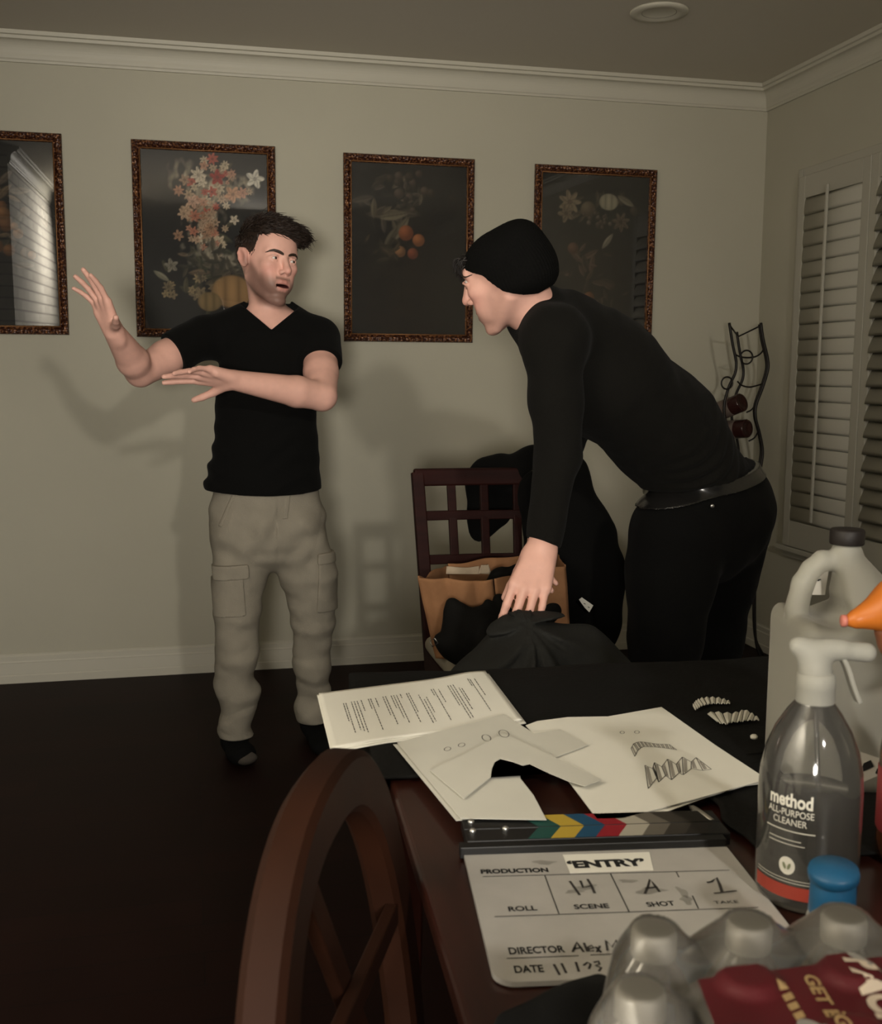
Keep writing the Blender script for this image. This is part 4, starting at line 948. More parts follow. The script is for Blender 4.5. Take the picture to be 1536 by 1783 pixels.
sdf_obj('water', s, lo, hi, 0.004, mat('water_in_jug', (0.20, 0.20, 0.175), 0.5), ju, label='cloudy water level')
bm = bmesh.new(); pr = [(0.0185, 0.292)]
lathe(bm, [(0.0190, 0.290), (0.0200, 0.2915), (0.0200, 0.3065), (0.0185, 0.3085), (0, 0.3088)], J3(-0.004, 0), 40); from_bm('cap', bm, mat('dark_brown_cap', (0.012, 0.009, 0.008), 0.55, 0.35), ju, True, label='dark brown screw cap')
m_lab = mat('jug_label_paper', (0.66, 0.63, 0.56), 0.6)
def flatlab(name, pts, m, par, lab=None):
    bm = bmesh.new(); f = bm.faces.new([bm.verts.new(p) for p in pts]); return from_bm(name, bm, m, par, label=lab)
lb = [J3(*p, -0.0735) for p in ((0.052, 0.000+0.012), (0.073, 0.012), (0.073, 0.034), (0.062, 0.043), (0.048, 0.046))]
# paper price label seen through the handle, and the round-cornered label at the foot
l1 = flatlab('price_label', [J3(x, z, 0.030) for x, z in ((-0.052, 0.222), (-0.016, 0.222), (-0.012, 0.262), (-0.040, 0.256))], m_lab, ju, 'white price label seen through the handle')
bm = bmesh.new()
for (xa, xb, z) in ((-0.040, -0.022, 0.2395), (-0.038, -0.024, 0.2385), (-0.022, -0.014, 0.256), (-0.021, -0.014, 0.252), (-0.034, -0.032, 0.2300)):
    vs = [bm.verts.new(J3(x, zz, 0.0292)) for x, zz in ((xa, z), (xb, z+0.001), (xb, z+0.0025), (xa, z+0.0015))]; bm.faces.new(vs)
from_bm('price_print', bm, m_ink, l1)
l2 = flatlab('foot_label', [J3(x-0.033, z, -0.0728) for x, z in ((0.022, 0.016), (0.050, 0.030), (0.072, 0.024), (0.068, 0.036), (0.052, 0.052), (0.022, 0.062))], m_lab, ju, 'white label with dark and red print at the foot of the jug')
bm = bmesh.new()
for q in (((0.030, 0.034), (0.046, 0.042), (0.042, 0.050), (0.034, 0.046)), ((0.048, 0.034), (0.058, 0.030), (0.061, 0.034), (0.050, 0.040)), ((0.062, 0.030), (0.066, 0.028), (0.066, 0.032), (0.063, 0.034))):
    bm.faces.new([bm.verts.new(J3(x-0.033, z, -0.0736)) for x, z in q])
from_bm('foot_print', bm, m_ink, l2)

# ------------------------------------------------------------------ orange trigger sprayer at the right edge
oc = np.array([0.712, 0.900]); og = thing('orange_sprayer', 'spray bottle with a bright orange trigger head and red label, beside the jug', 'bottle', (*oc, TZ))
oo = np.array([oc[0], oc[1], TZ])
def O3(x, z, y=0.0): return oo + jx*x + jy*y + np.array([0, 0, z])
bm = bmesh.new(); lathe(bm, [(0, 0.002), (0.038, 0), (0.0445, 0.006), (0.046, 0.02), (0.046, 0.115), (0.043, 0.135), (0.034, 0.155), (0.022, 0.170), (0.0145, 0.178), (0.014, 0.190)], (*oc, TZ), 40); from_bm('body', bm, clear('orange_tint_bottle', (0.75, 0.62, 0.52), 0.02, haze=0.2, hazecol=(0.5, 0.22, 0.10)), og, True)
bm = bmesh.new(); lathe(bm, [(0, 0.006), (0.041, 0.006), (0.0445, 0.02), (0.0445, 0.112), (0.040, 0.135), (0, 0.140)], (*oc, TZ), 32); from_bm('liquid', bm, mat('orange_liquid', (0.30, 0.10, 0.035), 0.4), og, True)
bm = bmesh.new(); lathe(bm, [(0.0463, 0.034), (0.0467, 0.035), (0.0467, 0.098), (0.0463, 0.099)], (*oc, TZ), 40); bmesh.ops.delete(bm, geom=[f for f in bm.faces if len(f.verts) > 4], context='FACES'); from_bm('label', bm, mat('red_pink_label', (0.36, 0.045, 0.05), 0.5), og, True, label='pinkish red label')
m_or = mat('orange_plastic', (0.50, 0.14, 0.016), 0.4, 0.45); m_orb = mat('shaded_orange_plastic', (0.16, 0.055, 0.022), 0.45)  # second, browner orange: shade under the spray head put into the trigger's colour
s = Sdf(); s.cap(O3(-0.080, 0.252), O3(-0.034, 0.266), 0.010, 0.030, 0.008); s.cap(O3(-0.034, 0.266), O3(0.000, 0.258), 0.030, 0.042, 0.010); s.cap(O3(0.000, 0.258), O3(0.022, 0.258), 0.042, 0.042, 0.008); s.cap(O3(-0.088, 0.250), O3(-0.075, 0.252), 0.0055, 0.0065, 0.003)
s.post = lambda P, d: np.maximum(d, (P-O3(-0.088, 0.2425))@nrm(jx*-0.55+np.array([0, 0, -1.0])))
sdf_obj('spray_head', s, O3(-0.12, 0.2)-0.05, O3(0.07, 0.3)+0.06, 0.0025, m_or, og)
s = Sdf(); s.cap(O3(-0.006, 0.18), O3(-0.012, 0.245), 0.0165, 0.024, 0.01); s.chain([(O3(-0.052, 0.240), 0.010), (O3(-0.044, 0.225), 0.009), (O3(-0.034, 0.205), 0.008), (O3(-0.030, 0.185), 0.006)], 0.016)
sdf_obj('trigger', s, O3(-0.1, 0.15)-0.04, O3(0.05, 0.27)+0.05, 0.0025, m_orb, og, label='orange trigger and neck, browned to look shaded')
bm = bmesh.new(); lathe(bm, [(0.0035, 0), (0.0062, 0.001), (0.0060, 0.005), (0.003, 0.006)], O3(-0.090, 0.2500), 16, axis=-jx); from_bm('nozzle', bm, mat('pink_nozzle', (0.5, 0.17, 0.13), 0.4), og, True, label='pinkish nozzle tip')

# ------------------------------------------------------------------ lattice-back chair behind the table
CY = 3.06
def cpx(x, y, Y=3.12): return onY(x, y, Y)
ca, cb = onY(725, 818, 3.16), onY(957, 826, 3.12)
cx_ = (ca[0]+cb[0])/2; cw = (cb[0]-ca[0])/2; ztop = 0.965
lc = thing('lattice_back_chair', 'dark cherry dining chair with a lattice back and beige seat, holding the paper bag', 'chair', (cx_, 2.9, 0))
def CP(s, z, dy=0.0):
    """point in the plane of the chair back; s from -1 (left post) to 1"""
    t = (z-0.45)/0.5; return np.array([cx_ + s*(cw*0.90+cw*0.10*t) + 0.0*t, 3.045+0.085*t + 0.012*(1-s*s) - 0.015*s + dy, z])
for sgn in (-1, 1):
    bm = bmesh.new(); foot = CP(sgn, 0.45); foot = np.array([foot[0]-sgn*0.0, 3.10, 0.0])
    sweep(bm, spline([foot, CP(sgn, 0.25)+np.array([0, 0.012, 0]), CP(sgn, 0.45), CP(sgn, 0.70), CP(sgn, ztop-0.01)], 5), rect(0.036, 0.030), up=(0, 1, 0))
    bevel(from_bm('post', bm, m_wood, lc, label='back post and rear leg'), 0.004)
bm = bmesh.new(); sweep(bm, [CP(s, ztop-0.026) for s in np.linspace(-1.06, 1.06, 9)], rect(0.026, 0.052), up=(0, 0, 1)); bevel(from_bm('top_rail', bm, m_wood, lc), 0.006)
for z in (0.825, 0.695, 0.56):
    bm = bmesh.new(); sweep(bm, [CP(s, z) for s in np.linspace(-0.97, 0.97, 7)], rect(0.016, 0.028), up=(0, 0, 1)); bevel(from_bm('cross_rail', bm, m_wood, lc), 0.003)
for s_ in (-0.5, 0.0, 0.5):
    bm = bmesh.new(); sweep(bm, [CP(s_, z) for z in (0.47, 0.7, ztop-0.05)], rect(0.026, 0.014), up=(0, 1, 0)); bevel(from_bm('slat', bm, m_wood, lc), 0.003)
bm = bmesh.new(); sx_ = cw*0.95
sweep(bm, [(cx_-sx_, 3.03, 0.415), (cx_-sx_-0.01, 2.68, 0.415)], rect(0.024, 0.06), up=(0, 0, 1)); sweep(bm, [(cx_+sx_, 3.03, 0.415), (cx_+sx_+0.01, 2.68, 0.415)], rect(0.024, 0.06), up=(0, 0, 1))
sweep(bm, [(cx_-sx_-0.01, 2.675, 0.415), (cx_+sx_+0.01, 2.675, 0.415)], rect(0.024, 0.06), up=(0, 0, 1)); sweep(bm, [(cx_-sx_, 3.03, 0.415), (cx_+sx_, 3.03, 0.415)], rect(0.024, 0.06), up=(0, 0, 1))
from_bm('seat_frame', bm, m_wood, lc)
s = Sdf(); s.rbox((cx_-0.003, 2.845, 0.458), (sx_+0.010, 0.190, 0.024), 0.022); s.post = lambda P, d: d - 0.006*np.clip(1-((P[:, 0]-cx_)**2+(P[:, 1]-2.84)**2)*14, 0, 1)
sdf_obj('seat_cushion', s, (cx_-0.3, 2.6, 0.41), (cx_+0.3, 3.07, 0.51), 0.005, mat('beige_upholstery', (0.30, 0.27, 0.21), 0.85, 0.2, bump=0.2, bscale=200), lc, label='beige upholstered seat')
for sgn in (-1, 1):
    bm = bmesh.new(); sweep(bm, [(cx_+sgn*(sx_+0.005), 2.685, 0), (cx_+sgn*(sx_+0.005), 2.685, 0.40)], rect(0.036, 0.036), up=(0, 1, 0), radii=[0.75, 1]); bevel(from_bm('leg', bm, m_wood, lc), 0.004)

# ------------------------------------------------------------------ brown paper bag on its seat
m_kraft = mat('kraft_paper', (0.31, 0.155, 0.075), 0.85, 0.15, var=0.2, vscale=14, bump=0.5, bscale=38)
m_kraft2 = mat('worn_paper_lining', (0.46, 0.37, 0.27), 0.85, 0.15, var=0.15, vscale=25)
bag = thing('paper_bag', 'open crumpled brown paper shopping bag standing on the lattice-back chair seat', 'bag', (cx_, 2.85, 0.482))
f0, f1 = onY(727, 1006, 2.74), onY(858, 1008, 2.72); r1_ = onY(985, 985, 2.80); k0, k1 = onY(780, 984, 2.96), onY(915, 966, 2.97)
zb = 0.486
bl0 = np.array([f0[0]+0.055, 2.76, zb]); bl1 = np.array([f1[0]+0.035, 2.745, zb]); br1 = np.array([r1_[0]+0.02, 2.80, zb]); bk1 = np.array([k1[0]+0.06, 2.965, zb]); bk0 = np.array([k0[0]+0.02, 2.955, zb])
def wallsheet(name, a, b, c, d, seed, m=m_kraft, pleat=0.0, n=26, t=0.0016, lab=None, ragged=0.006):
    U, V = np.meshgrid(np.linspace(0, 1, n), np.linspace(0, 1, n), indexing='ij')
    G = a*((1-U)*(1-V))[..., None]+b*(U*(1-V))[..., None]+c*(U*V)[..., None]+d*((1-U)*V)[..., None]
    nn = nrm(np.cross(b-a, d-a)); w = 0.004*snoise(G, 32, seed)+0.0025*snoise(G, 90, seed+1)+pleat*np.abs(np.sin(U*2.6*math.pi))*(0.4+0.6*V)
    w = w*np.minimum(1, 6*np.minimum(U, 1-U)+0.15)
    G = G+nn*w[..., None]; G[..., 2] += ragged*snoise(G*np.array([1, 1, 0]), 60, seed+2)*np.clip((V-0.85)/0.15, 0, 1)
    o = link(name, grid_mesh(name, G), m, bag, label=lab); solid(o, t, 0); return o
wallsheet('front_panel', bl0, bl1, f1, f0, 31, pleat=0.017)
wallsheet('front_corner_panel', bl1, br1, r1_, f1+np.array([0.004, 0, 0.0]), 33)
wallsheet('side_panel', br1, bk1, k1+np.array([0.10, 0, 0]), r1_, 35)
wallsheet('back_panel', bk1, bk0, k0, k1, 37, m_kraft, 0.006, lab='inside of the back panel')
wallsheet('side_panel', bk0, bl0, f0, k0, 39)
wallsheet('rolled_rim', k0+np.array([-0.012, -0.02, -0.022]), k0+np.array([0.09, -0.02, -0.026]), k0+np.array([0.09, -0.012, -0.006]), k0+np.array([-0.006, -0.012, 0.0]), 41, m_kraft2, lab='pale worn folded rim')
wallsheet('torn_flap', onY(833, 999, 2.93), onY(856, 1000, 2.93), onY(850, 980, 2.93), onY(838, 983, 2.93), 43, m_kraft2, n=8, lab='pale torn paper flap')
bm = bmesh.new(); vs = [bm.verts.new(p) for p in (bl0, bl1, br1, bk1, bk0)]; bm.faces.new(vs); o = from_bm('bottom', bm, m_kraft, bag)

# ------------------------------------------------------------------ black garments in and in front of the bag
def crumple(name, label, cat, pr, lo, hi, m, seed, amp=0.006, f=38, h=0.005, k=0.03, group=None):
    s = Sdf()
    for a, b, ra, rb in pr: s.cap(a, b, ra, rb, k)
    s.post = lambda P, d: (d + amp*snoise(P, f, seed) + amp*0.5*np.abs(snoise(P, f*2.3, seed+1)))*0.8
    lo, hi = np.array(lo), np.array(hi); t = thing(name, label, cat, tuple(((lo+hi)/2)[:2])+(float(lo[2]),), group)
    o = sdf_obj('cloth', s, lo, hi, h, m, t, smooth=2); return t
def q(x, y, Y): return onY(x, y, Y)
g1 = crumple('folded_garment', 'black folded garment with a small buckle, in front of the paper bag on the chair', 'clothing',
    [(q(786, 1050, 2.66), q(798, 1112, 2.64), 0.012, 0.055), (q(800, 1075, 2.66), q(840, 1110, 2.60), 0.035, 0.07), (q(762, 1112, 2.62), q(806, 1128, 2.62), 0.012, 0.042), (q(849, 1050, 2.64), q(845, 1100, 2.62), 0.012, 0.06), (q(870, 1045, 2.66), q(880, 1110, 2.62), 0.018, 0.065), (q(850, 1130, 2.6), q(905, 1140, 2.6), 0.06, 0.07)],
    (0.52, 2.42, 0.44), (1.06, 2.82, 0.86), m_black3, 51, 0.005)
bm = bmesh.new(); pts = [q(*p, 2.548) for p in ((748, 1116), (757, 1111), (763, 1120), (753, 1126))]
rod(bm, pts, 0.0016, 6, closed=True); from_bm('buckle', bm, m_steel, g1, True, label='small metal buckle')
g2 = crumple('stuffed_garment', 'black garment stuffed in the open top of the paper bag', 'clothing',
    [(q(875, 1010, 2.84), q(960, 1025, 2.86), 0.042, 0.05), (q(905, 1000, 2.86), q(940, 1060, 2.84), 0.03, 0.07), (q(820, 1030, 2.86), q(900, 1050, 2.86), 0.03, 0.06)],
    (0.70, 2.70, 0.50), (1.16, 2.98, 0.86), m_black3, 55, 0.005)

# ------------------------------------------------------------------ charcoal garment lifted by the bending man's hand
PY = 2.09; Sdf.rs = 1.27; M_ = lambda x, y, Y: onY(x, y+13, Y)
PK = M_(905, 1072, PY)
mo = thing('lifted_garment', 'charcoal cloth garment being lifted in folds by the bending man\'s hand', 'clothing', (float(PK[0]), float(PK[1]), 0.28))
s = Sdf()
s.chain([(M_(903, 1086, PY), 0.014), (M_(950, 1106, PY), 0.034), (M_(1010, 1128, PY), 0.050), (M_(1062, 1160, PY), 0.040)], 0.04)
s.chain([(M_(900, 1088, PY), 0.014), (M_(870, 1120, PY-0.01), 0.030), (M_(835, 1160, PY-0.02), 0.032), (M_(812, 1175, PY-0.02), 0.026)], 0.04)
s.chain([(M_(905, 1095, PY), 0.020), (M_(915, 1150, PY-0.05), 0.060), (M_(925, 1195, PY-0.09), 0.050)], 0.05)
s.chain([(M_(985, 1150, PY-0.03), 0.055), (M_(1055, 1185, PY-0.06), 0.045), (M_(1090, 1190, PY-0.07), 0.03)], 0.05)
s.chain([(M_(905, 1120, PY+0.02), 0.05), (M_(935, 1250, PY+0.03), 0.07), (M_(940, 1420, PY+0.04), 0.085)], 0.05)
s.chain([(M_(1010, 1170, PY), 0.05), (M_(1030, 1300, PY), 0.05)], 0.05)
def mpost(P, d):
    q_ = P-PK; an = np.arctan2(q_[:, 0], -q_[:, 2]+0.010); r_ = np.sqrt(q_[:, 0]**2+q_[:, 2]**2)
    f = np.sin(an*10+0.9*np.sin(an*3+1)+r_*9)+0.6*np.sin(an*17+2+1.5*np.sin(an*2)); amp = 0.0075*np.clip(r_/0.06, 0.15, 1)*np.clip(1.2-r_/0.30, 0.3, 1)
    return (d + amp*f + 0.004*snoise(P, 30, 131))*0.72
s.post = mpost
sdf_obj('cloth', s, (0.38, 1.86, 0.22), (1.12, 2.30, 0.84), 0.0048, m_grey, mo, smooth=2)
Sdf.rs = 1.0

# ------------------------------------------------------------------ black coat over the right side of the chair back
s = Sdf(); J = lambda x, y, Y: onY(x, y, Y)
fl_ = (0, 1, 0)
s.chain([(J(838, 840, 3.24), 0.050), (J(842, 900, 3.24), 0.040), (J(836, 925, 3.23), 0.028)], 0.03, 1, fl_, 0.5)
s.chain([(J(868, 835, 3.24), 0.060), (J(870, 880, 3.24), 0.045)], 0.04, 1, fl_, 0.5)
s.chain([(J(880, 822, 3.20), 0.058), (J(930, 812, 3.14), 0.050), (J(985, 835, 3.08), 0.065)], 0.05, 1, fl_, 0.8)
s.chain([(J(985, 845, 3.06), 0.075), (J(1010, 930, 3.02), 0.095), (J(1025, 1010, 3.00), 0.100), (J(1030, 1085, 2.98), 0.098)], 0.04, 1, fl_, 0.55)
s.chain([(J(925, 850, 3.05), 0.05), (J(945, 960, 3.02), 0.06)], 0.04, 1, fl_, 0.5)
s.post = lambda P, d: (d + 0.005*snoise(P, 26, 61, stretch=(1.3, 1, 0.5)) + 0.0025*snoise(P, 70, 62))*0.85
co_ = thing('draped_coat', 'black coat draped over the right side of the lattice chair back', 'clothing', (1.05, 3.06, 0.45))
sdf_obj('coat', s, (0.66, 2.86, 0.40), (1.42, 3.36, 1.06), 0.006, m_black, co_, smooth=2)
tq = [J(x, y, 2.905) for x, y in ((1008, 1044), (1013, 1040), (1033, 1054), (1026, 1066), (1018, 1058))]
bm = bmesh.new(); prism(bm, tq, (0, -0.0012, 0)); ct = from_bm('care_label', bm, m_paper, co_, label='small white care label')
bm = bmesh.new()
for (x, y) in ((1017, 1050), (1024, 1056)):
    bm.faces.new([bm.verts.new(J(x+a, y+b, 2.9025)) for a, b in ((0, 0), (3, 1.6), (2.4, 2.6), (-0.6, 1))])
from_bm('care_print', bm, m_ink, ct)

# ------------------------------------------------------------------ wrought-iron wine rack in the corner
RY = 4.12
def tr(pts, Y): return [onY(x, y, Y) for x, y in pts]
rk = thing('wine_rack', 'tall dark wrought-iron wine rack with wavy rails in the room corner', 'wine rack', (2.28, 4.15, 0))
Cc = [(1325, 562), (1329, 590), (1337, 625), (1337, 645), (1328, 675), (1317, 705), (1316, 728), (1323, 755), (1328, 785), (1325, 812), (1315, 860), (1312, 900), (1318, 960)]
Bb = [(1270, 562), (1276, 600), (1282, 630), (1280, 650), (1270, 672), (1262, 700), (1262, 725), (1270, 755), (1274, 785), (1270, 812), (1262, 860), (1260, 900), (1266, 960)]
def leg(pts, Y, nm, shift=(0, 0, 0), foot=None):
    P = [p+np.array(shift) for p in tr(pts, Y)]; e = P[-1]; P += [np.array([e[0], e[1], 0.30]), np.array([e[0]+0.01, e[1]-0.01, 0.10]), np.array([e[0]+0.05, e[1]-0.02, 0.006])]
    bm = bmesh.new(); rod(bm, spline(P, 5), 0.0062, 8); from_bm(nm, bm, m_iron, rk, True)
leg(Cc, RY, 'rail'); leg(Bb, RY, 'rail'); leg(Bb, RY, 'rail', onY(1283, 578, 4.28)-onY(1270, 562, RY)); leg(Cc, RY, 'rail', (0.072, 0.14, 0.0))
def bar(P, r=0.0035):
    bm = bmesh.new(); rod(bm, P, r, 8); from_bm('cross_bar', bm, m_iron, rk, True)
bar([onY(1286, 586, 4.28), onY(1323, 568, RY)]); bar([onY(1272, 568, RY), onY(1284, 584, 4.28)])
bar(spline(tr([(1280, 617), (1292, 622), (1312, 622), (1325, 615), (1332, 602)], RY+0.05), 6)); bar(spline(tr([(1284, 664), (1292, 671), (1304, 674), (1316, 672), (1328, 668)], RY+0.05), 6))
bar(spline(tr([(1300, 718), (1308, 714), (1315, 706)], RY+0.05), 4)); bar(spline(tr([(1304, 768), (1314, 762), (1321, 750)], RY+0.05), 4))
for (x, y, r) in ((1300, 622, 0.028), (1266, 667, 0.025)):
    c = onY(x, y, RY-0.01); bm = bmesh.new(); rod(bm, [c+np.array([r*math.cos(t), 0, r*math.sin(t)]) for t in np.linspace(0, 2*math.pi, 29)[:-1]], 0.0035, 8, closed=True); from_bm('neck_ring', bm, m_iron, rk, True)
m_wine = mat('dark_wine_glass', (0.035, 0.012, 0.010), 0.18, 0.5); m_foil = mat('wine_foil', (0.08, 0.07, 0.06), 0.4, metal=0.4); m_wlab = mat('wine_label', (0.16, 0.12, 0.10), 0.6)
for (x, y, lb, tip) in ((1293, 700, 'upper dark red wine bottle lying in the wrought-iron rack', (-0.42, 0.80, -0.34)), (1302, 746, 'lower dark wine bottle in the wrought-iron rack, just above the bent man\'s back', (-0.40, 0.86, -0.10))):
    c = onY(x, y, RY-0.02); ax = nrm(tip); wb_ = thing('wine_bottle', lb, 'bottle', tuple(c), 'wine bottles in the rack')
    bm = bmesh.new(); lathe(bm, [(0, 0.012), (0.025, 0.002), (0.036, 0), (0.039, 0.004), (0.039, 0.15), (0.036, 0.18), (0.018, 0.21), (0.014, 0.225), (0.014, 0.285)], c, 28, axis=ax); from_bm('body', bm, m_wine, wb_, True)
    bm = bmesh.new(); lathe(bm, [(0.0145, 0.225), (0.0148, 0.23), (0.0148, 0.287), (0, 0.288)], c, 20, axis=ax); from_bm('foil', bm, m_foil, wb_, True)
    bm = bmesh.new(); lathe(bm, [(0.0392, 0.05), (0.0396, 0.052), (0.0396, 0.128), (0.0392, 0.13)], c, 28, axis=ax); from_bm('label', bm, m_wlab, wb_, True)

# ------------------------------------------------------------------ round-backed chair at the near left side of the table
HC = np.array([0.106, 0.80, 0.0]); hd = nrm([0.36, 0.93, 0]); hn = np.array([-hd[1], hd[0], 0.0])     # along the back; outwards, away from the table
hw_, htop = 0.238, 0.942
hch = thing('round_back_chair', 'brown wooden chair with a bent hoop back, at the table\'s near left corner', 'chair', tuple(HC-hn*0.2))
def HP(s, z, o=0.0):
    return HC + hd*s + hn*(0.02+0.10*(z-0.95)+o) + np.array([0, 0, z])
def arch(w, top, zb, n=40):
    pts = [(-w*0.86, zb)]
    for t in np.linspace(math.pi, 0, n): pts.append((w*math.copysign(abs(math.cos(t))**0.80, math.cos(t)), top-0.30+0.30*abs(math.sin(t))**0.86))
    pts.append((w*0.86, zb)); return pts
bm = bmesh.new(); sweep(bm, [HP(s, z) for s, z in arch(hw_-0.026, htop-0.026, 0.40)], [(-0.014, -0.026), (0.010, -0.026), (0.016, -0.016), (0.016, 0.016), (0.010, 0.026), (-0.014, 0.026)], up=None) if False else None
pa_ = [HP(s, z) for s, z in arch(hw_-0.026, htop-0.026, 0.40)]
# section stays square to the back plane
rings = []
for i, p in enumerate(pa_):
    t = nrm(pa_[min(i+1, len(pa_)-1)]-pa_[max(i-1, 0)]); side = nrm(np.cross(t, hn)); 
    rings.append([bm.verts.new(p+side*a+hn*b) for a, b in ((-0.026, -0.011), (-0.020, -0.016), (0.020, -0.016), (0.026, -0.011), (0.026, 0.010), (0.018, 0.017), (-0.018, 0.017), (-0.026, 0.010))])
for A, B in zip(rings[:-1], rings[1:]):
    for j in range(8): bm.faces.new((A[j], A[(j+1) % 8], B[(j+1) % 8], B[j]))
bm.faces.new(rings[0]); bm.faces.new(rings[-1][::-1])
hb = from_bm('hoop_back', bm, m_hoop, hch, True); hb.data.set_sharp_from_angle(angle=0.6)
def on_back(px, py):
    d = ray(px, py); n_ = hn - np.array([0, 0, 0.10]); c0 = HP(0, 0.8); return EYE + d*(((c0-EYE)@n_)/(d@n_))
for (ax_, ay_), (bx_, by_), o_2 in (((556, 1580), (645, 1820), 0.006), ((672, 1590), (560, 1840), -0.006)):
    A_, B_ = on_back(ax_, ay_)+hn*o_2, on_back(bx_, by_)+hn*o_2; M2 = (A_+B_)/2
    E_ = B_+(B_-A_)*0.9; bm = bmesh.new(); sweep(bm, spline([A_-(B_-A_)*0.10, A_, M2, B_, E_], 6), rect(0.024, 0.012), up=hn); bevel(from_bm('crossed_slat', bm, m_hoop, hch), 0.002)
bm = bmesh.new(); sweep(bm, [HP(s, 0.44) for s in (-0.18, 0, 0.18)], rect(0.03, 0.05), up=(0, 0, 1)); bevel(from_bm('lower_rail', bm, m_hoop, hch), 0.004)
sc_ = HC - hn*0.21; RH = np.array([hd, -hn, [0, 0, 1]])
s = Sdf(); s.rbox(sc_+np.array([0, 0, 0.445]), (0.215, 0.20, 0.026), 0.022, R=RH); sdf_obj('seat', s, sc_+np.array([-0.36, -0.36, 0.40]), sc_+np.array([0.36, 0.36, 0.50]), 0.008, mat('dark_seat_leather', (0.015, 0.012, 0.010), 0.5), hch)
for sa, sb_ in ((-0.19, -0.18), (0.19, -0.18), (-0.19, 0.20), (0.19, 0.20)):
    p = sc_+hd*sa-hn*sb_; bm = bmesh.new(); sweep(bm, [p+np.array([0, 0, 0.0]), p+np.array([0, 0, 0.425])], rect(0.036, 0.036), up=hd, radii=[0.7, 1]); bevel(from_bm('leg', bm, m_hoop, hch), 0.004)

# ------------------------------------------------------------------ people: shared anatomy
m_hair = mat('dark_brown_hair', (0.020, 0.0125, 0.0085), 0.55, 0.35, attr='Col')
m_eye = mat('eye_white', (0.60, 0.56, 0.52), 0.25, 0.5); m_iris = mat('dark_iris', (0.03, 0.02, 0.015), 0.15, 0.6)
SKIN = np.array([0.74, 0.425, 0.345])

def capcut(S_, a, b, ra, rb, c, n, k=0.03):
    tmp = Sdf(); tmp.cap(a, b, ra, rb); fn = tmp.p[0][0]; c = np.asarray(c, float); n = nrm(n)
    S_.add(lambda P: np.maximum(fn(P), (P-c)@n), k)

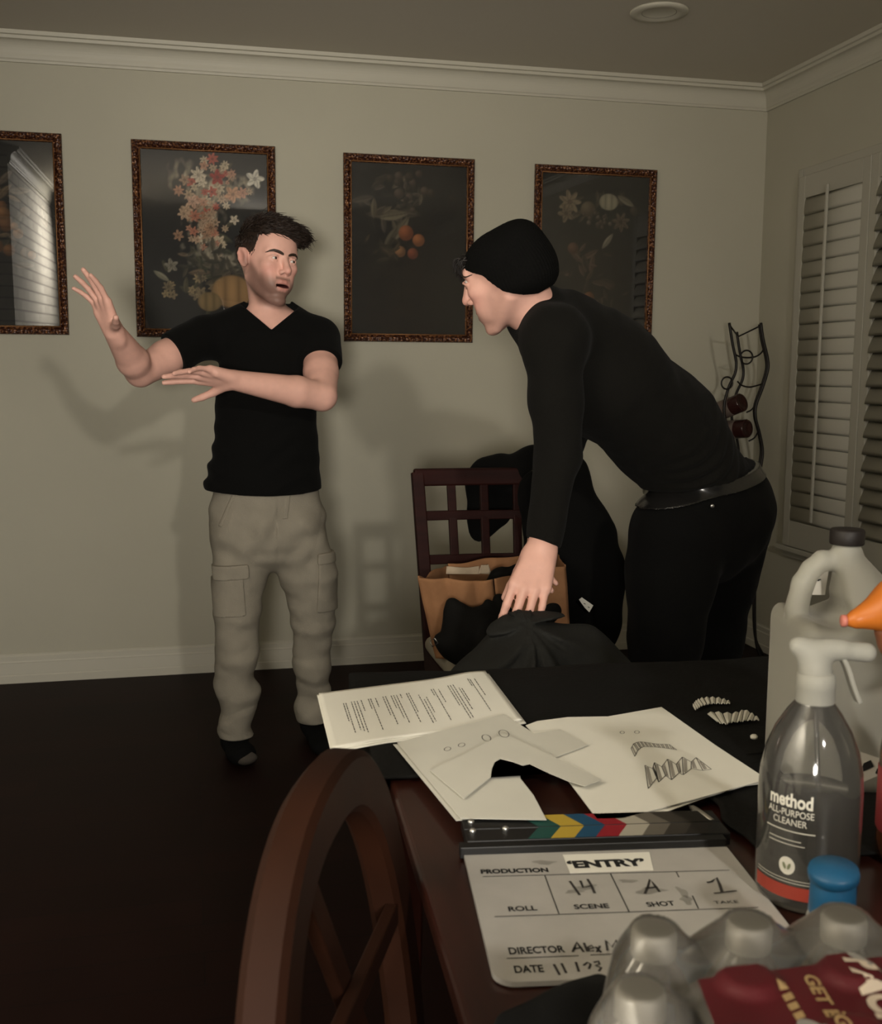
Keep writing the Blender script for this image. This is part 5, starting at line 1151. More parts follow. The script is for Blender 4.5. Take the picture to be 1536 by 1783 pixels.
class Head:
    """local frame: x forward, y to the person's left, z up; metres, scaled"""
    def __init__(s, c, fwd, up, k=1.0):
        s.c = np.asarray(c, float); f = nrm(fwd); u = np.asarray(up, float); u = nrm(u-f*(u@f)); l = np.cross(u, f)
        s.R = np.array([f, l, u]); s.k = k
    def w(s, x, y, z): return s.c + s.k*(s.R[0]*x + s.R[1]*y + s.R[2]*z)
    def loc(s, P): return (P-s.c)@s.R.T/s.k
    def build(s, S_, open_mouth=0.0, ear=True, low=False):
        k, w, R = s.k/Sdf.rs, s.w, s.R
        E = lambda c, r, kk=0.02, op=1: S_.ell(w(*c), np.array(r)*k, kk*k, op, R)
        C = lambda a, b, ra, rb, kk=0.01, op=1: S_.cap(w(*a), w(*b), ra*k, rb*k, kk*k, op)
        jw = 0.010*open_mouth
        if low: E((-0.022, 0, 0.008), (0.084, 0.072, 0.070))
        else: E((-0.016, 0, 0.030), (0.094, 0.074, 0.090))
        E((0.022, 0, -0.030-jw/2), (0.066, 0.061, 0.082), 0.03)
        E((0.046, 0, 0.028), (0.042, 0.052, 0.032), 0.03) if low else E((0.050, 0, 0.045), (0.042, 0.056, 0.046), 0.03)                                           # forehead
        for q in (-1, 1):
            C((-0.004, q*0.054, -0.055), (0.060, q*0.019, -0.106-jw), 0.015, 0.013, 0.022)          # jaw line
            C((0.080, q*0.014, 0.019), (0.068, q*0.046, 0.020), 0.0085, 0.0085, 0.014)              # brow
            E((0.064, q*0.042, -0.020), (0.019, 0.017, 0.016), 0.024)                               # cheek bone
            E((0.066, q*0.030, -0.060-jw/2), (0.018, 0.017, 0.024), 0.024)                          # cheek
        E((0.076, 0, -0.109-jw), (0.017, 0.021, 0.015), 0.018)                                      # chin
        for q in (-1, 1): E((0.099, q*0.032, 0.002), (0.0195, 0.0180, 0.0120), 0.010, -1)            # sockets
        C((0.082, 0, 0.014), (0.1065, 0, -0.030), 0.0075, 0.0105, 0.009)                             # nose
        E((0.1075, 0, -0.034), (0.0115, 0.0105, 0.0098), 0.006)
        for q in (-1, 1):
            E((0.0955, q*0.0130, -0.0385), (0.0100, 0.0065, 0.0072), 0.005); E((0.1015, q*0.0065, -0.0445), (0.0045, 0.0026, 0.0035), 0.002, -1)
        E((0.074, 0, -0.075-jw/3), (0.021, 0.032, 0.026), 0.016)                                     # muzzle
        for q in (-1, 1):                                                                            # lids
            zl = 0.0115
            pts = [(0.0770, q*0.0170, -0.001), (0.0872, q*0.025, 0.0058), (0.0878, q*0.034, 0.0062), (0.0818, q*0.0430, 0.0030), (0.0750, q*0.0475, -0.001)]
            for a, b in zip(pts[:-1], pts[1:]): C(a, b, 0.0028, 0.0028, 0.004)
            pts = [(0.0770, q*0.0170, -0.001), (0.0858, q*0.026, -0.0056), (0.0856, q*0.036, -0.0056), (0.0750, q*0.0475, -0.001)]
            for a, b in zip(pts[:-1], pts[1:]): C(a, b, 0.0022, 0.0022, 0.004)
        zu, zlw = -0.0655, -0.0795-0.75*jw; wm = 0.0240+0.0035*open_mouth
        for q in (-1, 1):
            C((0.0915, q*0.001, zu), (0.0920, q*0.007, zu+0.0008), 0.0038, 0.0038, 0.006); C((0.0920, q*0.007, zu+0.0008), (0.0795, q*wm, -0.0715-jw*0.35), 0.0046, 0.0026, 0.005)
            C((0.0900, q*0.001, zlw), (0.0895, q*0.009, zlw), 0.0052, 0.0050, 0.005); C((0.0895, q*0.009, zlw), (0.0790, q*wm, -0.0730-jw*0.35), 0.0054, 0.0026, 0.005)
        if open_mouth: E((0.092, 0, (zu+zlw)/2-0.0005), (0.032, 0.0225, 0.0010+0.36*jw), 0.003, -1)
        else: C((0.100, -0.021, -0.0720), (0.100, 0.021, -0.0720), 0.0011, 0.0011, 0.003, -1)
        if ear:
            for q in (-1, 1):
                pts = [(0.004, q*0.0745, -0.020), (-0.001, q*0.0785, 0.008), (-0.007, q*0.0830, 0.020), (-0.017, q*0.0870, 0.021), (-0.024, q*0.0870, 0.010), (-0.021, q*0.0835, -0.008), (-0.011, q*0.0790, -0.022), (-0.003, q*0.0760, -0.027)]
                for a, b in zip(pts[:-1], pts[1:]): C(a, b, 0.0045, 0.0045, 0.006)
                E((-0.009, q*0.0790, 0.000), (0.0155, 0.0075, 0.023), 0.008); E((-0.005, q*0.0890, -0.003), (0.008, 0.0055, 0.011), 0.006, -1)
    def colors(s, P, beard=0.0, mouth=0.0):
        L_ = s.loc(P); x, y, z = L_[:, 0], L_[:, 1], L_[:, 2]; jw = 0.010*mouth
        C = np.tile(SKIN, (len(P), 1)); inh = (np.abs(x) < 0.13) & (np.abs(y) < 0.1) & (z > -0.16) & (z < 0.14)
        g = lambda cx, cy, cz, r: np.exp(-(((x-cx)**2+(np.abs(y)-cy)**2+(z-cz)**2)/r**2))
        red = np.clip(0.8*g(0.075, 0.042, -0.035, 0.022)+0.9*g(0.112, 0, -0.035, 0.012)+0.8*g(-0.01, 0.085, 0, 0.03), 0, 1)
        C = C*(1-red[:, None]*np.array([0.0, 0.17, 0.16]))
        lip = np.clip((g(0.098, 0.0, -0.0655, 0.011)+g(0.097, 0.009, -0.0655, 0.010)+g(0.088, 0.019, -0.071, 0.007)+g(0.093, 0.005, -0.080-0.75*jw, 0.009)+g(0.088, 0.014, -0.077-0.6*jw, 0.008))*1.3-0.25, 0, 1)*(x > 0.078)*(z > -0.0865-0.8*jw)*(z < -0.059)
        C = C*(1-lip[:, None]) + lip[:, None]*np.array([0.56, 0.26, 0.215])
        if beard:
            zz = -0.052-0.25*np.maximum(0.06-x, 0)
            reg = (1/(1+np.exp((z-(-0.060+0.55*np.clip(np.abs(y)-0.030, 0, 0.1)+np.maximum(0.045-x, 0)*0.9))/0.005)))*(1/(1+np.exp(-(x-0.000)/0.006)))
            mous = np.exp(-((z+0.0565)/0.0055)**2)*(np.abs(y) < 0.026)*(x > 0.08)*0.9
            neck = 1/(1+np.exp(-(z+0.128+jw-0.2*np.minimum(x-0.07, 0)*-1.0*0.6)/0.004))
            b = np.clip(np.maximum(reg*neck*(1-0.55*np.exp(-((x-0.075)**2+(np.abs(y)-0.035)**2+(z+0.05)**2)/0.018**2)), mous), 0, 1)*beard*(1-lip)*inh
            b *= 0.92
            C = C*(1-b[:, None]) + b[:, None]*np.array([0.052, 0.026, 0.018])
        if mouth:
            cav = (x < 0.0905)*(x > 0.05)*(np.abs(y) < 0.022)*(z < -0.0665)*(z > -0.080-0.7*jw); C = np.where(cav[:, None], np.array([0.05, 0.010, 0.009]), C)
        return C

def eyes(h, parent, look):
    for q in (-1, 1):
        c = h.w(0.0752, q*0.032, 0.0000); bm = bmesh.new(); bmesh.ops.create_uvsphere(bm, u_segments=20, v_segments=14, radius=0.0116*h.k, matrix=Matrix.Translation(c)); e = from_bm('eye', bm, m_eye, parent, True)
        d = nrm(h.R[0]*look[0]+h.R[1]*look[1]+h.R[2]*look[2]); bm = bmesh.new(); lathe(bm, [(0.0062*h.k, 0.0096*h.k), (0.0060*h.k, 0.0104*h.k), (0.003*h.k, 0.0118*h.k), (0, 0.0121*h.k)], c, 18, axis=d); from_bm('iris', bm, m_iris, e, True)
def brows(h, body, parent, dz=0.0, th=1.0):
    """short hair lying on the skin along the brow ridge"""
    for q in (-1, 1):
        yy = np.array([0.0085, 0.016, 0.026, 0.038, 0.048, 0.056]); zz = np.array([0.0165, 0.0195, 0.0225, 0.0240, 0.0210, 0.0150])+dz; hw = np.array([0.0030, 0.0042, 0.0044, 0.0038, 0.0028, 0.0012])*th
        s = Sdf(); s.p = list(body.p)
        def post(P, d):
            L_ = h.loc(P); y = L_[:, 1]*q; zc = np.interp(y, yy, zz); w = np.interp(y, yy, hw)
            e = np.maximum(np.abs(L_[:, 2]-zc)-w, np.maximum(yy[0]-y, y-yy[-1]))*h.k
            return np.maximum(np.maximum(d-0.0020+0.0005*np.sin(y*1900+L_[:, 2]*900), e*0.8), (0.03-L_[:, 0]))
        s.post = post; c = h.w(0.078, q*0.032, 0.020)
        me, P = sdf_mesh('eyebrow', s, c-0.040, c+0.040, 0.0014); set_colors(me, np.tile(np.array([0.040, 0.024, 0.016]), (len(P), 1))); link('eyebrow', me, m_hair, parent)
def strands(bm, roots, nrms, flow, lens, rad, lift, seed):
    r = np.random.default_rng(seed)
    for p, n, f, L_ in zip(roots, nrms, flow, lens):
        f = f-n*(f@n); l = np.linalg.norm(f)
        if l < 1e-6: continue
        f = f/l + r.normal(size=3)*0.16
        a = p-n*0.001; b_ = p+f*L_*0.5+n*lift*L_; c = p+f*L_+n*lift*L_*0.4
        rod(bm, [a, b_, c], rad, 4, radii=[1, 0.9, 0.15])

def hand(S_, wrist, f, n, left, curl=(0.3, 0.3, 0.3, 0.3), spread=(0.16, 0.03, -0.10, -0.24), thumb=(0.5, 0.75, 0.25), sc=1.0, k=0.006):
    """f: wrist to fingers, n: out of the palm"""
    f = nrm(f); n = np.asarray(n, float); n = nrm(n-f*(n@f)); t = np.cross(n, f) if left else np.cross(f, n)
    sp0 = sc; P = lambda a, b, c: wrist + sp0*(f*a + t*b + n*c); sp_ = sc; sc = sc/Sdf.rs
    kn = [(0.088, 0.030), (0.092, 0.010), (0.087, -0.011), (0.078, -0.029)]; ln = [(0.042, 0.026, 0.021), (0.046, 0.029, 0.022), (0.043, 0.027, 0.021), (0.034, 0.021, 0.019)]
    for (a, b) in kn: S_.cap(P(0.006, b*0.45, 0.0), P(a, b, -0.002), 0.0165*sc, 0.0112*sc, 0.010)
    S_.cap(P(0.015, -0.018, 0.006), P(0.060, -0.026, 0.006), 0.012*sc, 0.010*sc, 0.010); S_.cap(P(-0.02, 0, 0), P(0.03, 0, 0), 0.0235*sc, 0.024*sc, 0.012, flat=n, f=0.66)
    for i in range(4):
        p = P(kn[i][0], kn[i][1], -0.002); r = (0.0090, 0.0093, 0.0088, 0.0078)[i]*sc; cu = curl[i]; a = 0.0
        d0 = nrm(f + t*spread[i])
        for j in range(3):
            a += cu*(0.85, 1.05, 0.7)[j]; d = d0*math.cos(a)+n*math.sin(a); e = p + d*ln[i][j]*sp_
            r2 = r*0.91; S_.cap(p, e, r, r2, k if j == 0 else 0.003); p, r = e, r2
    b0 = P(0.018, 0.020, 0.006); d = nrm(f*thumb[0]+t*thumb[1]+n*thumb[2]); m1 = b0+d*0.040*sp_
    S_.cap(b0, m1, 0.0155*sc, 0.0115*sc, 0.012); d2 = nrm(d+f*0.25); m2 = m1+d2*0.032*sp_; S_.cap(m1, m2, 0.0108*sc, 0.0098*sc, 0.004); d3 = nrm(d2+f*0.10-n*0.05); S_.cap(m2, m2+d3*0.024*sp_, 0.0098*sc, 0.0080*sc, 0.003)

def person(name, label, loc): return thing(name, label, 'person', loc)
def skin_obj(name, s, lo, hi, h, parent, colfn):
    me, P = sdf_mesh(name, s, lo, hi, h); set_colors(me, colfn(P)); return link(name, me, m_skin, parent)
def fl3(v): return tuple(float(x) for x in v)

# ------------------------------------------------------------------ the standing man
A = lambda x, y, Y: onY(x, y, Y)
YB = 3.42
p1 = person('person', 'standing bearded man in black V-neck T-shirt and khaki cargo trousers, gesturing with both hands', (0.26, 3.46, 0))
h1 = Head(A(466, 455, YB-0.005), (0.50, -0.86, -0.02), (0.13, 0, 0.99), 1.03)
nb = A(470, 562, YB+0.02)
shR, shL = A(352, 588, YB+0.01), A(556, 590, YB+0.01)
elR, wrR = A(244, 648, 3.27), A(199, 578, 3.10)
elL, wrL = A(561, 690, 3.20), A(408, 662, 3.10)
hipR, knR, anR = A(418, 925, YB+0.02), A(411, 1085, 3.40), A(409, 1272, 3.46)
hipL, knL, anL = A(520, 925, YB+0.02), A(543, 1085, 3.46), A(544, 1244, 3.56)
b1 = Sdf()
h1.build(b1, 1.0)
b1.chain([(h1.w(-0.020, 0, -0.040), 0.052), (nb+np.array([0, 0.01, 0.0]), 0.055), (nb+np.array([0, 0.02, -0.08]), 0.065)], 0.022)
b1.cap(A(440, 560, YB+0.03), A(375, 585, YB+0.02), 0.040, 0.042, 0.03); b1.cap(A(500, 560, YB+0.03), A(545, 588, YB+0.02), 0.040, 0.042, 0.03)
b1.chain([(A(468, 630, YB), 0.135), (A(465, 730, YB), 0.125), (A(461, 840, YB), 0.140), (A(465, 905, YB), 0.150)], 0.04, flat=(0, 1, 0), f=0.62)
b1.chain([(shR, 0.056), (shR*0.4+elR*0.6, 0.051), (elR, 0.043)], 0.012); b1.chain([(elR, 0.041), (elR*0.70+wrR*0.30, 0.0455), (wrR, 0.0285)], 0.010)
b1.chain([(shL, 0.056), (shL*0.4+elL*0.6, 0.052), (elL, 0.044)], 0.012); b1.chain([(elL, 0.042), (elL*0.70+wrL*0.30, 0.0455), (wrL, 0.0285)], 0.010)
fR = nrm([-0.36, -0.30, 0.88]); nR = [-0.66, -0.55, -0.48]
hand(b1, wrR, fR, nR, False, (0.16, 0.10, 0.16, 0.22), (0.14, 0.02, -0.16, -0.38), (0.30, 0.85, 0.40), 0.99)
fL = nrm([-0.90, -0.32, 0.14]); nL = [-0.35, -0.60, -0.62]
hand(b1, wrL, fL, nL, True, (0.05, 0.10, 0.18, 0.26), (0.26, 0.05, -0.10, -0.22), (0.55, 0.85, 0.15), 1.06)
for hp, kn, an, sg in ((hipR, knR, anR, -1), (hipL, knL, anL, 1)):
    b1.chain([(hp, 0.072), (kn, 0.043), (kn*0.6+an*0.4+np.array([0, 0.01, 0]), 0.041), (an, 0.026)], 0.02); b1.cap(an, an+np.array([0.0, -0.012, -0.045]), 0.024, 0.020, 0.02)
lo1, hi1 = np.array([-0.33, 2.86, 0.0]), np.array([0.60, 3.72, 1.72])
skin_obj('body', b1, lo1, hi1, 0.0034, p1, lambda P: h1.colors(P, 0.82, 1.0))
eyes(h1, p1, (0.86, 0.42, 0.02)); brows(h1, b1, p1, -0.003, 1.0)
# mouth inside is coloured dark red; hair
s = Sdf(); E = lambda c, r, kk=0.02: s.ell(h1.w(*c), np.array(r)*h1.k, kk, 1, h1.R)
E((-0.020, 0, 0.034), (0.097, 0.0795, 0.094)); E((0.010, 0.0, 0.086), (0.078, 0.064, 0.036), 0.03); E((0.055, 0.012, 0.094), (0.038, 0.050, 0.026), 0.02); E((0.052, 0.052, 0.082), (0.034, 0.034, 0.026), 0.02); E((0.045, 0.078, 0.072), (0.022, 0.022, 0.018), 0.02); E((0.03, -0.03, 0.10), (0.05, 0.035, 0.024), 0.02); E((0.068, 0.036, 0.074), (0.024, 0.032, 0.020), 0.02)
def hairline(P, d):
    L_ = h1.loc(P); x, y, z = L_[:, 0], L_[:, 1], L_[:, 2]; ay = np.abs(y)
    d = d + 0.0035*snoise(P, 60, 71)*np.clip((z-0.03)/0.04, 0.12, 1) + np.where(z < 0.05, (0.05-z)*0.055, 0)
    front = 0.061-0.20*np.clip(y-0.005, 0, 0.08)+0.003*np.sin(y*210)                       # forehead stays clear below the fringe
    cut = np.maximum(d, -(z-(front)) - 3*np.maximum(0.035-x, 0)) if False else d
    face = np.minimum(x-0.026-0.010*np.clip(z/0.05, -1, 1), front-z+0.35*np.clip(ay-0.045, 0, 1))                           # positive in the face region
    cut = np.maximum(cut, np.where(face > 0, np.minimum(face, 0.02), -1))
    low = np.where(x > -0.030, (-0.005-z)-0.0*x, (-0.055-z)+0.2*(x+0.030))
    return np.maximum(cut, low)
s.post = hairline
me, P = sdf_mesh('hair', s, h1.c-0.17, h1.c+0.20, 0.0022)
Lz = h1.loc(P); fade = np.clip((0.050-Lz[:, 2])/0.06, 0, 1)*0.55
set_colors(me, np.array([0.020, 0.012, 0.008])*(1-fade)[:, None]+np.array([0.085, 0.050, 0.036])*fade[:, None])
hr1 = link('hair', me, m_hair, p1)
rh = np.random.default_rng(5); bm = bmesh.new()
vn = np.zeros(len(P)*3, np.float32); me.vertices.foreach_get('normal', vn); vn = vn.reshape(-1, 3)
sel = rh.choice(len(P), 3600, replace=False); Ls = h1.loc(P[sel]); sel = sel[(Ls[:, 2] > -0.01)]; Ls = h1.loc(P[sel]); top = np.clip((Ls[:, 2]-0.045)/0.03, 0, 1)
fl_l = np.stack([0.55*top-0.25*(1-top), 0.75*top+0*Ls[:, 1], 0.10*top-1.0*(1-top)], 1); fl_l[Ls[:, 0] < -0.05] += np.array([0, 0, -0.5])
flw = fl_l@h1.R; ll = (0.008+0.022*top)*rh.uniform(0.6, 1.3, len(sel))
strands(bm, P[sel], vn[sel], flw, ll, 0.0013, 0.10, 8)
for i in range(46):       # loose locks at his left temple
    y0 = rh.uniform(0.03, 0.085); x0 = rh.uniform(0.0, 0.07); z0 = 0.100-0.9*y0*y0*6-0.25*max(x0-0.02, 0)
    a = np.array([x0, y0, z0]); tt = np.array([rh.uniform(0.0, 0.5), rh.uniform(0.6, 1.0), rh.uniform(-0.3, 0.4)])*rh.uniform(0.018, 0.034)
    pp = spline([h1.w(*a), h1.w(*(a+tt*0.6+np.array([0, 0, 0.003]))), h1.w(*(a+tt+np.array([0.006, 0.002, -0.007])))], 4); rod(bm, pp, 0.0022, 5, radii=list(np.linspace(1, 0.15, len(pp))))
me2 = bpy.data.meshes.new('hair_lock'); bm.to_mesh(me2); bm.free(); nv = len(me2.vertices)
set_colors(me2, np.array([0.022, 0.0135, 0.0095])*(0.6+0.9*np.repeat(rh.uniform(0, 1, nv//6+1), 6)[:nv])[:, None]); o = link('hair_strands', me2, m_hair, hr1, True); o['kind'] = 'stuff'

# T-shirt
t1_ = Sdf(); fy = (0, 1, 0)
t1_.chain([(A(468, 615, YB), 0.150), (A(466, 690, YB), 0.146), (A(463, 760, YB), 0.148), (A(461, 850, YB), 0.172), (A(460, 900, YB), 0.180)], 0.03, 1, fy, 0.64)
t1_.cap(A(446, 553, YB+0.03), A(366, 584, YB+0.02), 0.050, 0.060, 0.04); t1_.cap(A(497, 553, YB+0.03), A(548, 590, YB+0.02), 0.050, 0.062, 0.04)
t1_.chain([(A(470, 555, YB+0.03), 0.062), (A(470, 600, YB), 0.12)], 0.03, 1, fy, 0.8)
cR = A(311, 622, 3.33); cL = A(562, 632, 3.33)
eR, eL = nrm(elR-shR), nrm(elL-shL)
capcut(t1_, shR, shR*0.2+elR*0.8, 0.064, 0.064, cR, [-0.80, -0.35, -0.42]); capcut(t1_, shL, shL*0.2+elL*0.8, 0.066, 0.062, cL, eL*np.array([0.2, 0.75, 1.0]))
hem = A(461, 852, YB)[2]
VA = A(471, 574, YB-0.10)
def shirt(P, d):
    wr = 0.0035*np.sin(P[:, 2]*95+6*np.sin(P[:, 0]*14)+3*P[:, 1])*np.clip((1.18-P[:, 2])/0.2, 0, 1)*(0.5+0.5*np.sin(P[:, 0]*23+1)) + 0.004*snoise(P, 22, 81, stretch=(1, 1, 1.4))
    d = (d + wr)*0.9
    d = np.maximum(d, hem+0.010*np.sin(P[:, 0]*9+2.6)-P[:, 2])
    # V neck: cut in front above the lines that rise from the point of the V, round behind
    vx_ = np.abs(P[:, 0]-VA[0]-0.004); zl = np.where(P[:, 1] < YB+0.015, VA[2]+np.where(P[:, 0] > VA[0], 0.80, 0.92)*vx_, VA[2]+0.085)
    inn = np.where(P[:, 1] < YB+0.015, 0.3, 0.070)-vx_
    neck = np.minimum(P[:, 2]-zl, inn)
    return np.maximum(d, np.where(neck > -0.02, neck*0.75, -0.02))
t1_.post = shirt
sh1 = sdf_obj('t_shirt', t1_, lo1+np.array([0.2, 0.2, 0.7]), hi1, 0.0040, m_black, p1, label='black V-neck T-shirt')

# cargo trousers
def trousers(grow=0.0):
    s = Sdf()
    s.chain([(A(463, 842, YB), 0.163+grow), (A(467, 905, YB+0.01), 0.182+grow)], 0.03, 1, fy, 0.64)
    s.chain([(A(421, 915, YB+0.01), 0.098+grow), (A(419, 1000, 3.43), 0.083+grow), (A(414, 1062, 3.41), 0.068+grow), (A(411, 1140, 3.42), 0.067+grow), (A(413, 1200, 3.44), 0.064+grow), (A(409, 1280, 3.46), 0.050+grow), (A(409, 1300, 3.46), 0.050+grow)], 0.025)
    s.chain([(A(515, 915, YB+0.01), 0.098+grow), (A(533, 1000, 3.45), 0.086+grow), (A(539, 1041, 3.46), 0.074+grow), (A(544, 1087, 3.47), 0.065+grow), (A(544, 1155, 3.51), 0.062+grow), (A(544, 1241, 3.55), 0.053+grow), (A(545, 1270, 3.56), 0.053+grow)], 0.025)
    return s
cu1, cu2 = A(409, 1282, 3.46)[2], A(545, 1252, 3.56)[2]
def folds(P):
    w = 0.0045*snoise(P, 24, 91, stretch=(1.2, 1.2, 0.6)) + 0.0025*snoise(P, 60, 92, stretch=(1, 1, 1.2))
    w += 0.006*np.sin(P[:, 2]*46+P[:, 0]*30*np.sign(P[:, 0]-0.25)+2*np.sin(P[:, 2]*11))*np.clip((0.42-P[:, 2])/0.15, 0, 1)*(0.6+0.4*np.sin(P[:, 0]*40))
    w += 0.005*np.sin((P[:, 0]-0.25)*60+(P[:, 2]-0.8)*40*np.sign(P[:, 0]-0.25))*np.exp(-((P[:, 2]-0.78)/0.07)**2)
    w = w*(0.55+0.9*np.clip((0.80-P[:, 2])/0.12, 0, 1))
    cr = A(481, 972, YB); q_ = P-cr; an_ = np.arctan2(q_[:, 0], q_[:, 2]+0.03); rr_ = np.hypot(q_[:, 0], q_[:, 2]); front = np.clip((YB+0.01-P[:, 1])/0.03, 0, 1)
    w += 0.0042*np.sin(an_*9+1.2*np.sin(rr_*22)+0.8)*np.exp(-((rr_-0.13)/0.06)**2)*front*np.clip((q_[:, 2]+0.03)/0.05, 0, 1)                       # creases fanning from the crotch
    low = np.clip((0.52-P[:, 2])/0.12, 0, 1); sg_ = np.sign(P[:, 0]-0.25)
    cre = np.abs(snoise(np.stack([P[:, 0]*0.7+sg_*P[:, 2]*0.55, P[:, 1]*0.7, P[:, 2]*1.0], 1), 34, 95)); w += low*0.011*(0.45-np.minimum(cre, 0.45))
    cre2 = np.abs(snoise(np.stack([P[:, 0]*1.2, P[:, 1], P[:, 2]*0.55], 1), 30, 96)); w += (1-low)*0.008*(0.40-np.minimum(cre2, 0.40))
    return w
tr1 = trousers()
def tpost(P, d):
    d = (d+folds(P))*0.85; left = P[:, 0] < A(480, 1200, 3.5)[0]
    d = np.maximum(d, np.where(left, cu1, cu2)-P[:, 2]); d = np.maximum(d, P[:, 2]-A(461, 843, YB)[2])
    return d
tr1.post = tpost
lt1, ht1 = np.array([0.0, 3.22, 0.02]), np.array([0.52, 3.72, 0.96])
trs = sdf_obj('cargo_trousers', tr1, lt1, ht1, 0.0042, m_khaki, p1, label='khaki cargo trousers')
def patch(name, c, hs, grow, lab, rot=0.0, thick_only=True):
    s = trousers(grow); cc_ = np.array(c); Rz = np.array([[math.cos(rot), 0, math.sin(rot)], [0, 1, 0], [-math.sin(rot), 0, math.cos(rot)]])
    def pp(P, d):
        d = (d+folds(P))*0.85; q_ = np.abs((P-cc_)@Rz.T)-np.array(hs)+0.006
        return np.maximum(d, np.sqrt((np.maximum(q_, 0)**2).sum(1))+np.minimum(q_.max(1), 0)-0.006)
    s.post = pp; return sdf_obj(name, s, cc_-np.array(hs)-0.02, cc_+np.array(hs)+0.02, 0.0032, m_khaki, trs, label=lab)
pc = A(398, 1042, 3.335); patch('cargo_pocket', pc+np.array([0, 0.03, 0]), (0.050, 0.06, 0.062), 0.007, 'bellows cargo pocket on his right thigh', 0.06)
pf = A(402, 999, 3.335); patch('pocket_flap', pf+np.array([0, 0.03, 0]), (0.056, 0.07, 0.023), 0.012, 'buttoned flap of the right cargo pocket', 0.07)
pl_ = A(580, 1018, 3.42); patch('cargo_pocket', pl_, (0.055, 0.07, 0.085), 0.008, 'cargo pocket on his left thigh', -0.03)
pl2 = A(580, 968, 3.42); patch('pocket_flap', pl2, (0.057, 0.075, 0.018), 0.012, 'flap of the left cargo pocket', -0.03)
s = trousers(0.0032); fa, fb = A(503, 858, YB-0.11), A(497, 905, YB-0.11)
s.post = lambda P, d: np.maximum((d+folds(P))*0.85, np.maximum(np.abs(P[:, 0]-np.interp(P[:, 2], [fb[2], fa[2]], [fb[0], fa[0]]))-0.009, np.maximum(fb[2]-P[:, 2], P[:, 1]-YB)))
sdf_obj('fly', s, lt1+np.array([0, -0.03, 0.6]), ht1, 0.0032, m_khaki, trs, label='stitched fly')
s = trousers(0.0035); sa, sb2 = A(410, 858, YB-0.1), A(383, 920, YB-0.1); sd = nrm([sb2[0]-sa[0], 0, sb2[2]-sa[2]]); sn = np.array([sd[2], 0, -sd[0]])
s.post = lambda P, d: np.maximum((d+folds(P))*0.85, np.maximum(np.abs((P-sa)@sn)-0.0055, np.maximum(np.maximum((P-sb2)@sd, -(P-sa)@sd), P[:, 1]-YB+0.02)))
sdf_obj('slant_pocket', s, lt1+np.array([-0.05, -0.05, 0.55]), ht1, 0.0032, m_khaki, trs, label='ribbed slant pocket edge')
m_sock = mat('black_sock', (0.005, 0.005, 0.005), 0.9, 0.1); m_sock2 = mat('grey_sock_toe', (0.075, 0.065, 0.055), 0.9, 0.1)
for (ank, toe, nm, lb) in ((A(408, 1284, 3.47), onZ(422, 1316, 0.028), 'sock', 'black sock with a grey toe on his right foot'), (A(546, 1250, 3.57), onZ(566, 1300, 0.030), 'sock', 'black sock on his left foot')):
    s = Sdf(); heel = np.array([ank[0], ank[1]+0.035, 0.034]); s.cap(ank+np.array([0, 0.005, 0.055]), ank*0.5+heel*0.5, 0.044, 0.042, 0.02); s.cap(heel, toe, 0.034, 0.030, 0.02); s.cap(np.array([ank[0], ank[1], 0.05]), toe*0.6+ank*0.4-np.array([0, 0, 0.02]), 0.040, 0.034, 0.02, flat=(0, 0, 1), f=0.8); s.ell(toe+np.array([0, 0.02, 0]), (0.045, 0.055, 0.026), 0.02)
    s.post = lambda P, d: np.maximum(d+0.0012*snoise(P, 90, 97), 0.001-P[:, 2])
    lo_s, hi_s = np.minimum(ank, toe)-np.array([0.09, 0.09, 0.09]), np.maximum(ank, toe)+np.array([0.09, 0.10, 0.14]); lo_s[2] = -0.012
    so = sdf_obj(nm, s, lo_s, hi_s, 0.004, m_sock, p1, label=lb)
    if 'grey' in lb:
        s2 = Sdf(); s2.ell(toe+np.array([0.008, 0.004, -0.003]), (0.043, 0.045, 0.0255), 0.01); s2.post = lambda P, d: np.maximum(np.maximum(d, 0.0016-P[:, 2]), (P-toe)@nrm([0.35, 1.0, 0.45])-0.004)
        sdf_obj('sock_toe', s2, toe-0.07, toe+0.07, 0.003, m_sock2, so, label='grey knitted toe')

# ------------------------------------------------------------------ the man bending over the table
G2 = 1.13; Sdf.rs = G2; A = lambda x, y, Y: onY(x, y, Y*G2)
p2 = person('person', 'man in black sweater, beanie and jeans bending over to lift cloth from the table', (1.33, 2.63, 0))
fw2 = nrm([-0.92, 0.39, 0]); lf2 = np.array([-fw2[1], fw2[0], 0.0])
h2 = Head(A(880, 467, 2.13), (-0.74, 0.58, -0.33), (-0.40, 0.0, 0.92), 0.95*G2)
pel = A(1222, 850, 2.33); wai = A(1152, 742, 2.29); che = A(1045, 648, 2.235); upp = A(985, 590, 2.20); nk2 = A(938, 550, 2.17)
sp2 = nrm(nk2-pel); nc2 = nrm(np.cross(sp2, lf2))
shN = A(966, 592, 2.075); elN = A(972, 795, 2.03); wrN = A(944, 955, 1.935)
shF = A(1034, 604, 2.36); elF = A(982, 770, 2.34); wrF = A(944, 908, 2.14)
hipN, hipF = A(1176, 930, 2.25), A(1262, 925, 2.42)
knN, knF = A(1160, 1105, 2.24), A(1234, 1105, 2.43)
anN, anF = np.array([knN[0]+0.01, knN[1]+0.05, 0.09]), np.array([knF[0]+0.01, knF[1]+0.05, 0.09])
b2 = Sdf(); h2.build(b2, 0.0, ear=False, low=True)
b2.chain([(h2.w(-0.014, 0, -0.045), 0.050), (h2.w(-0.018, 0, -0.09)*0.6+nk2*0.4, 0.049), (nk2, 0.052), (upp, 0.075)], 0.022)
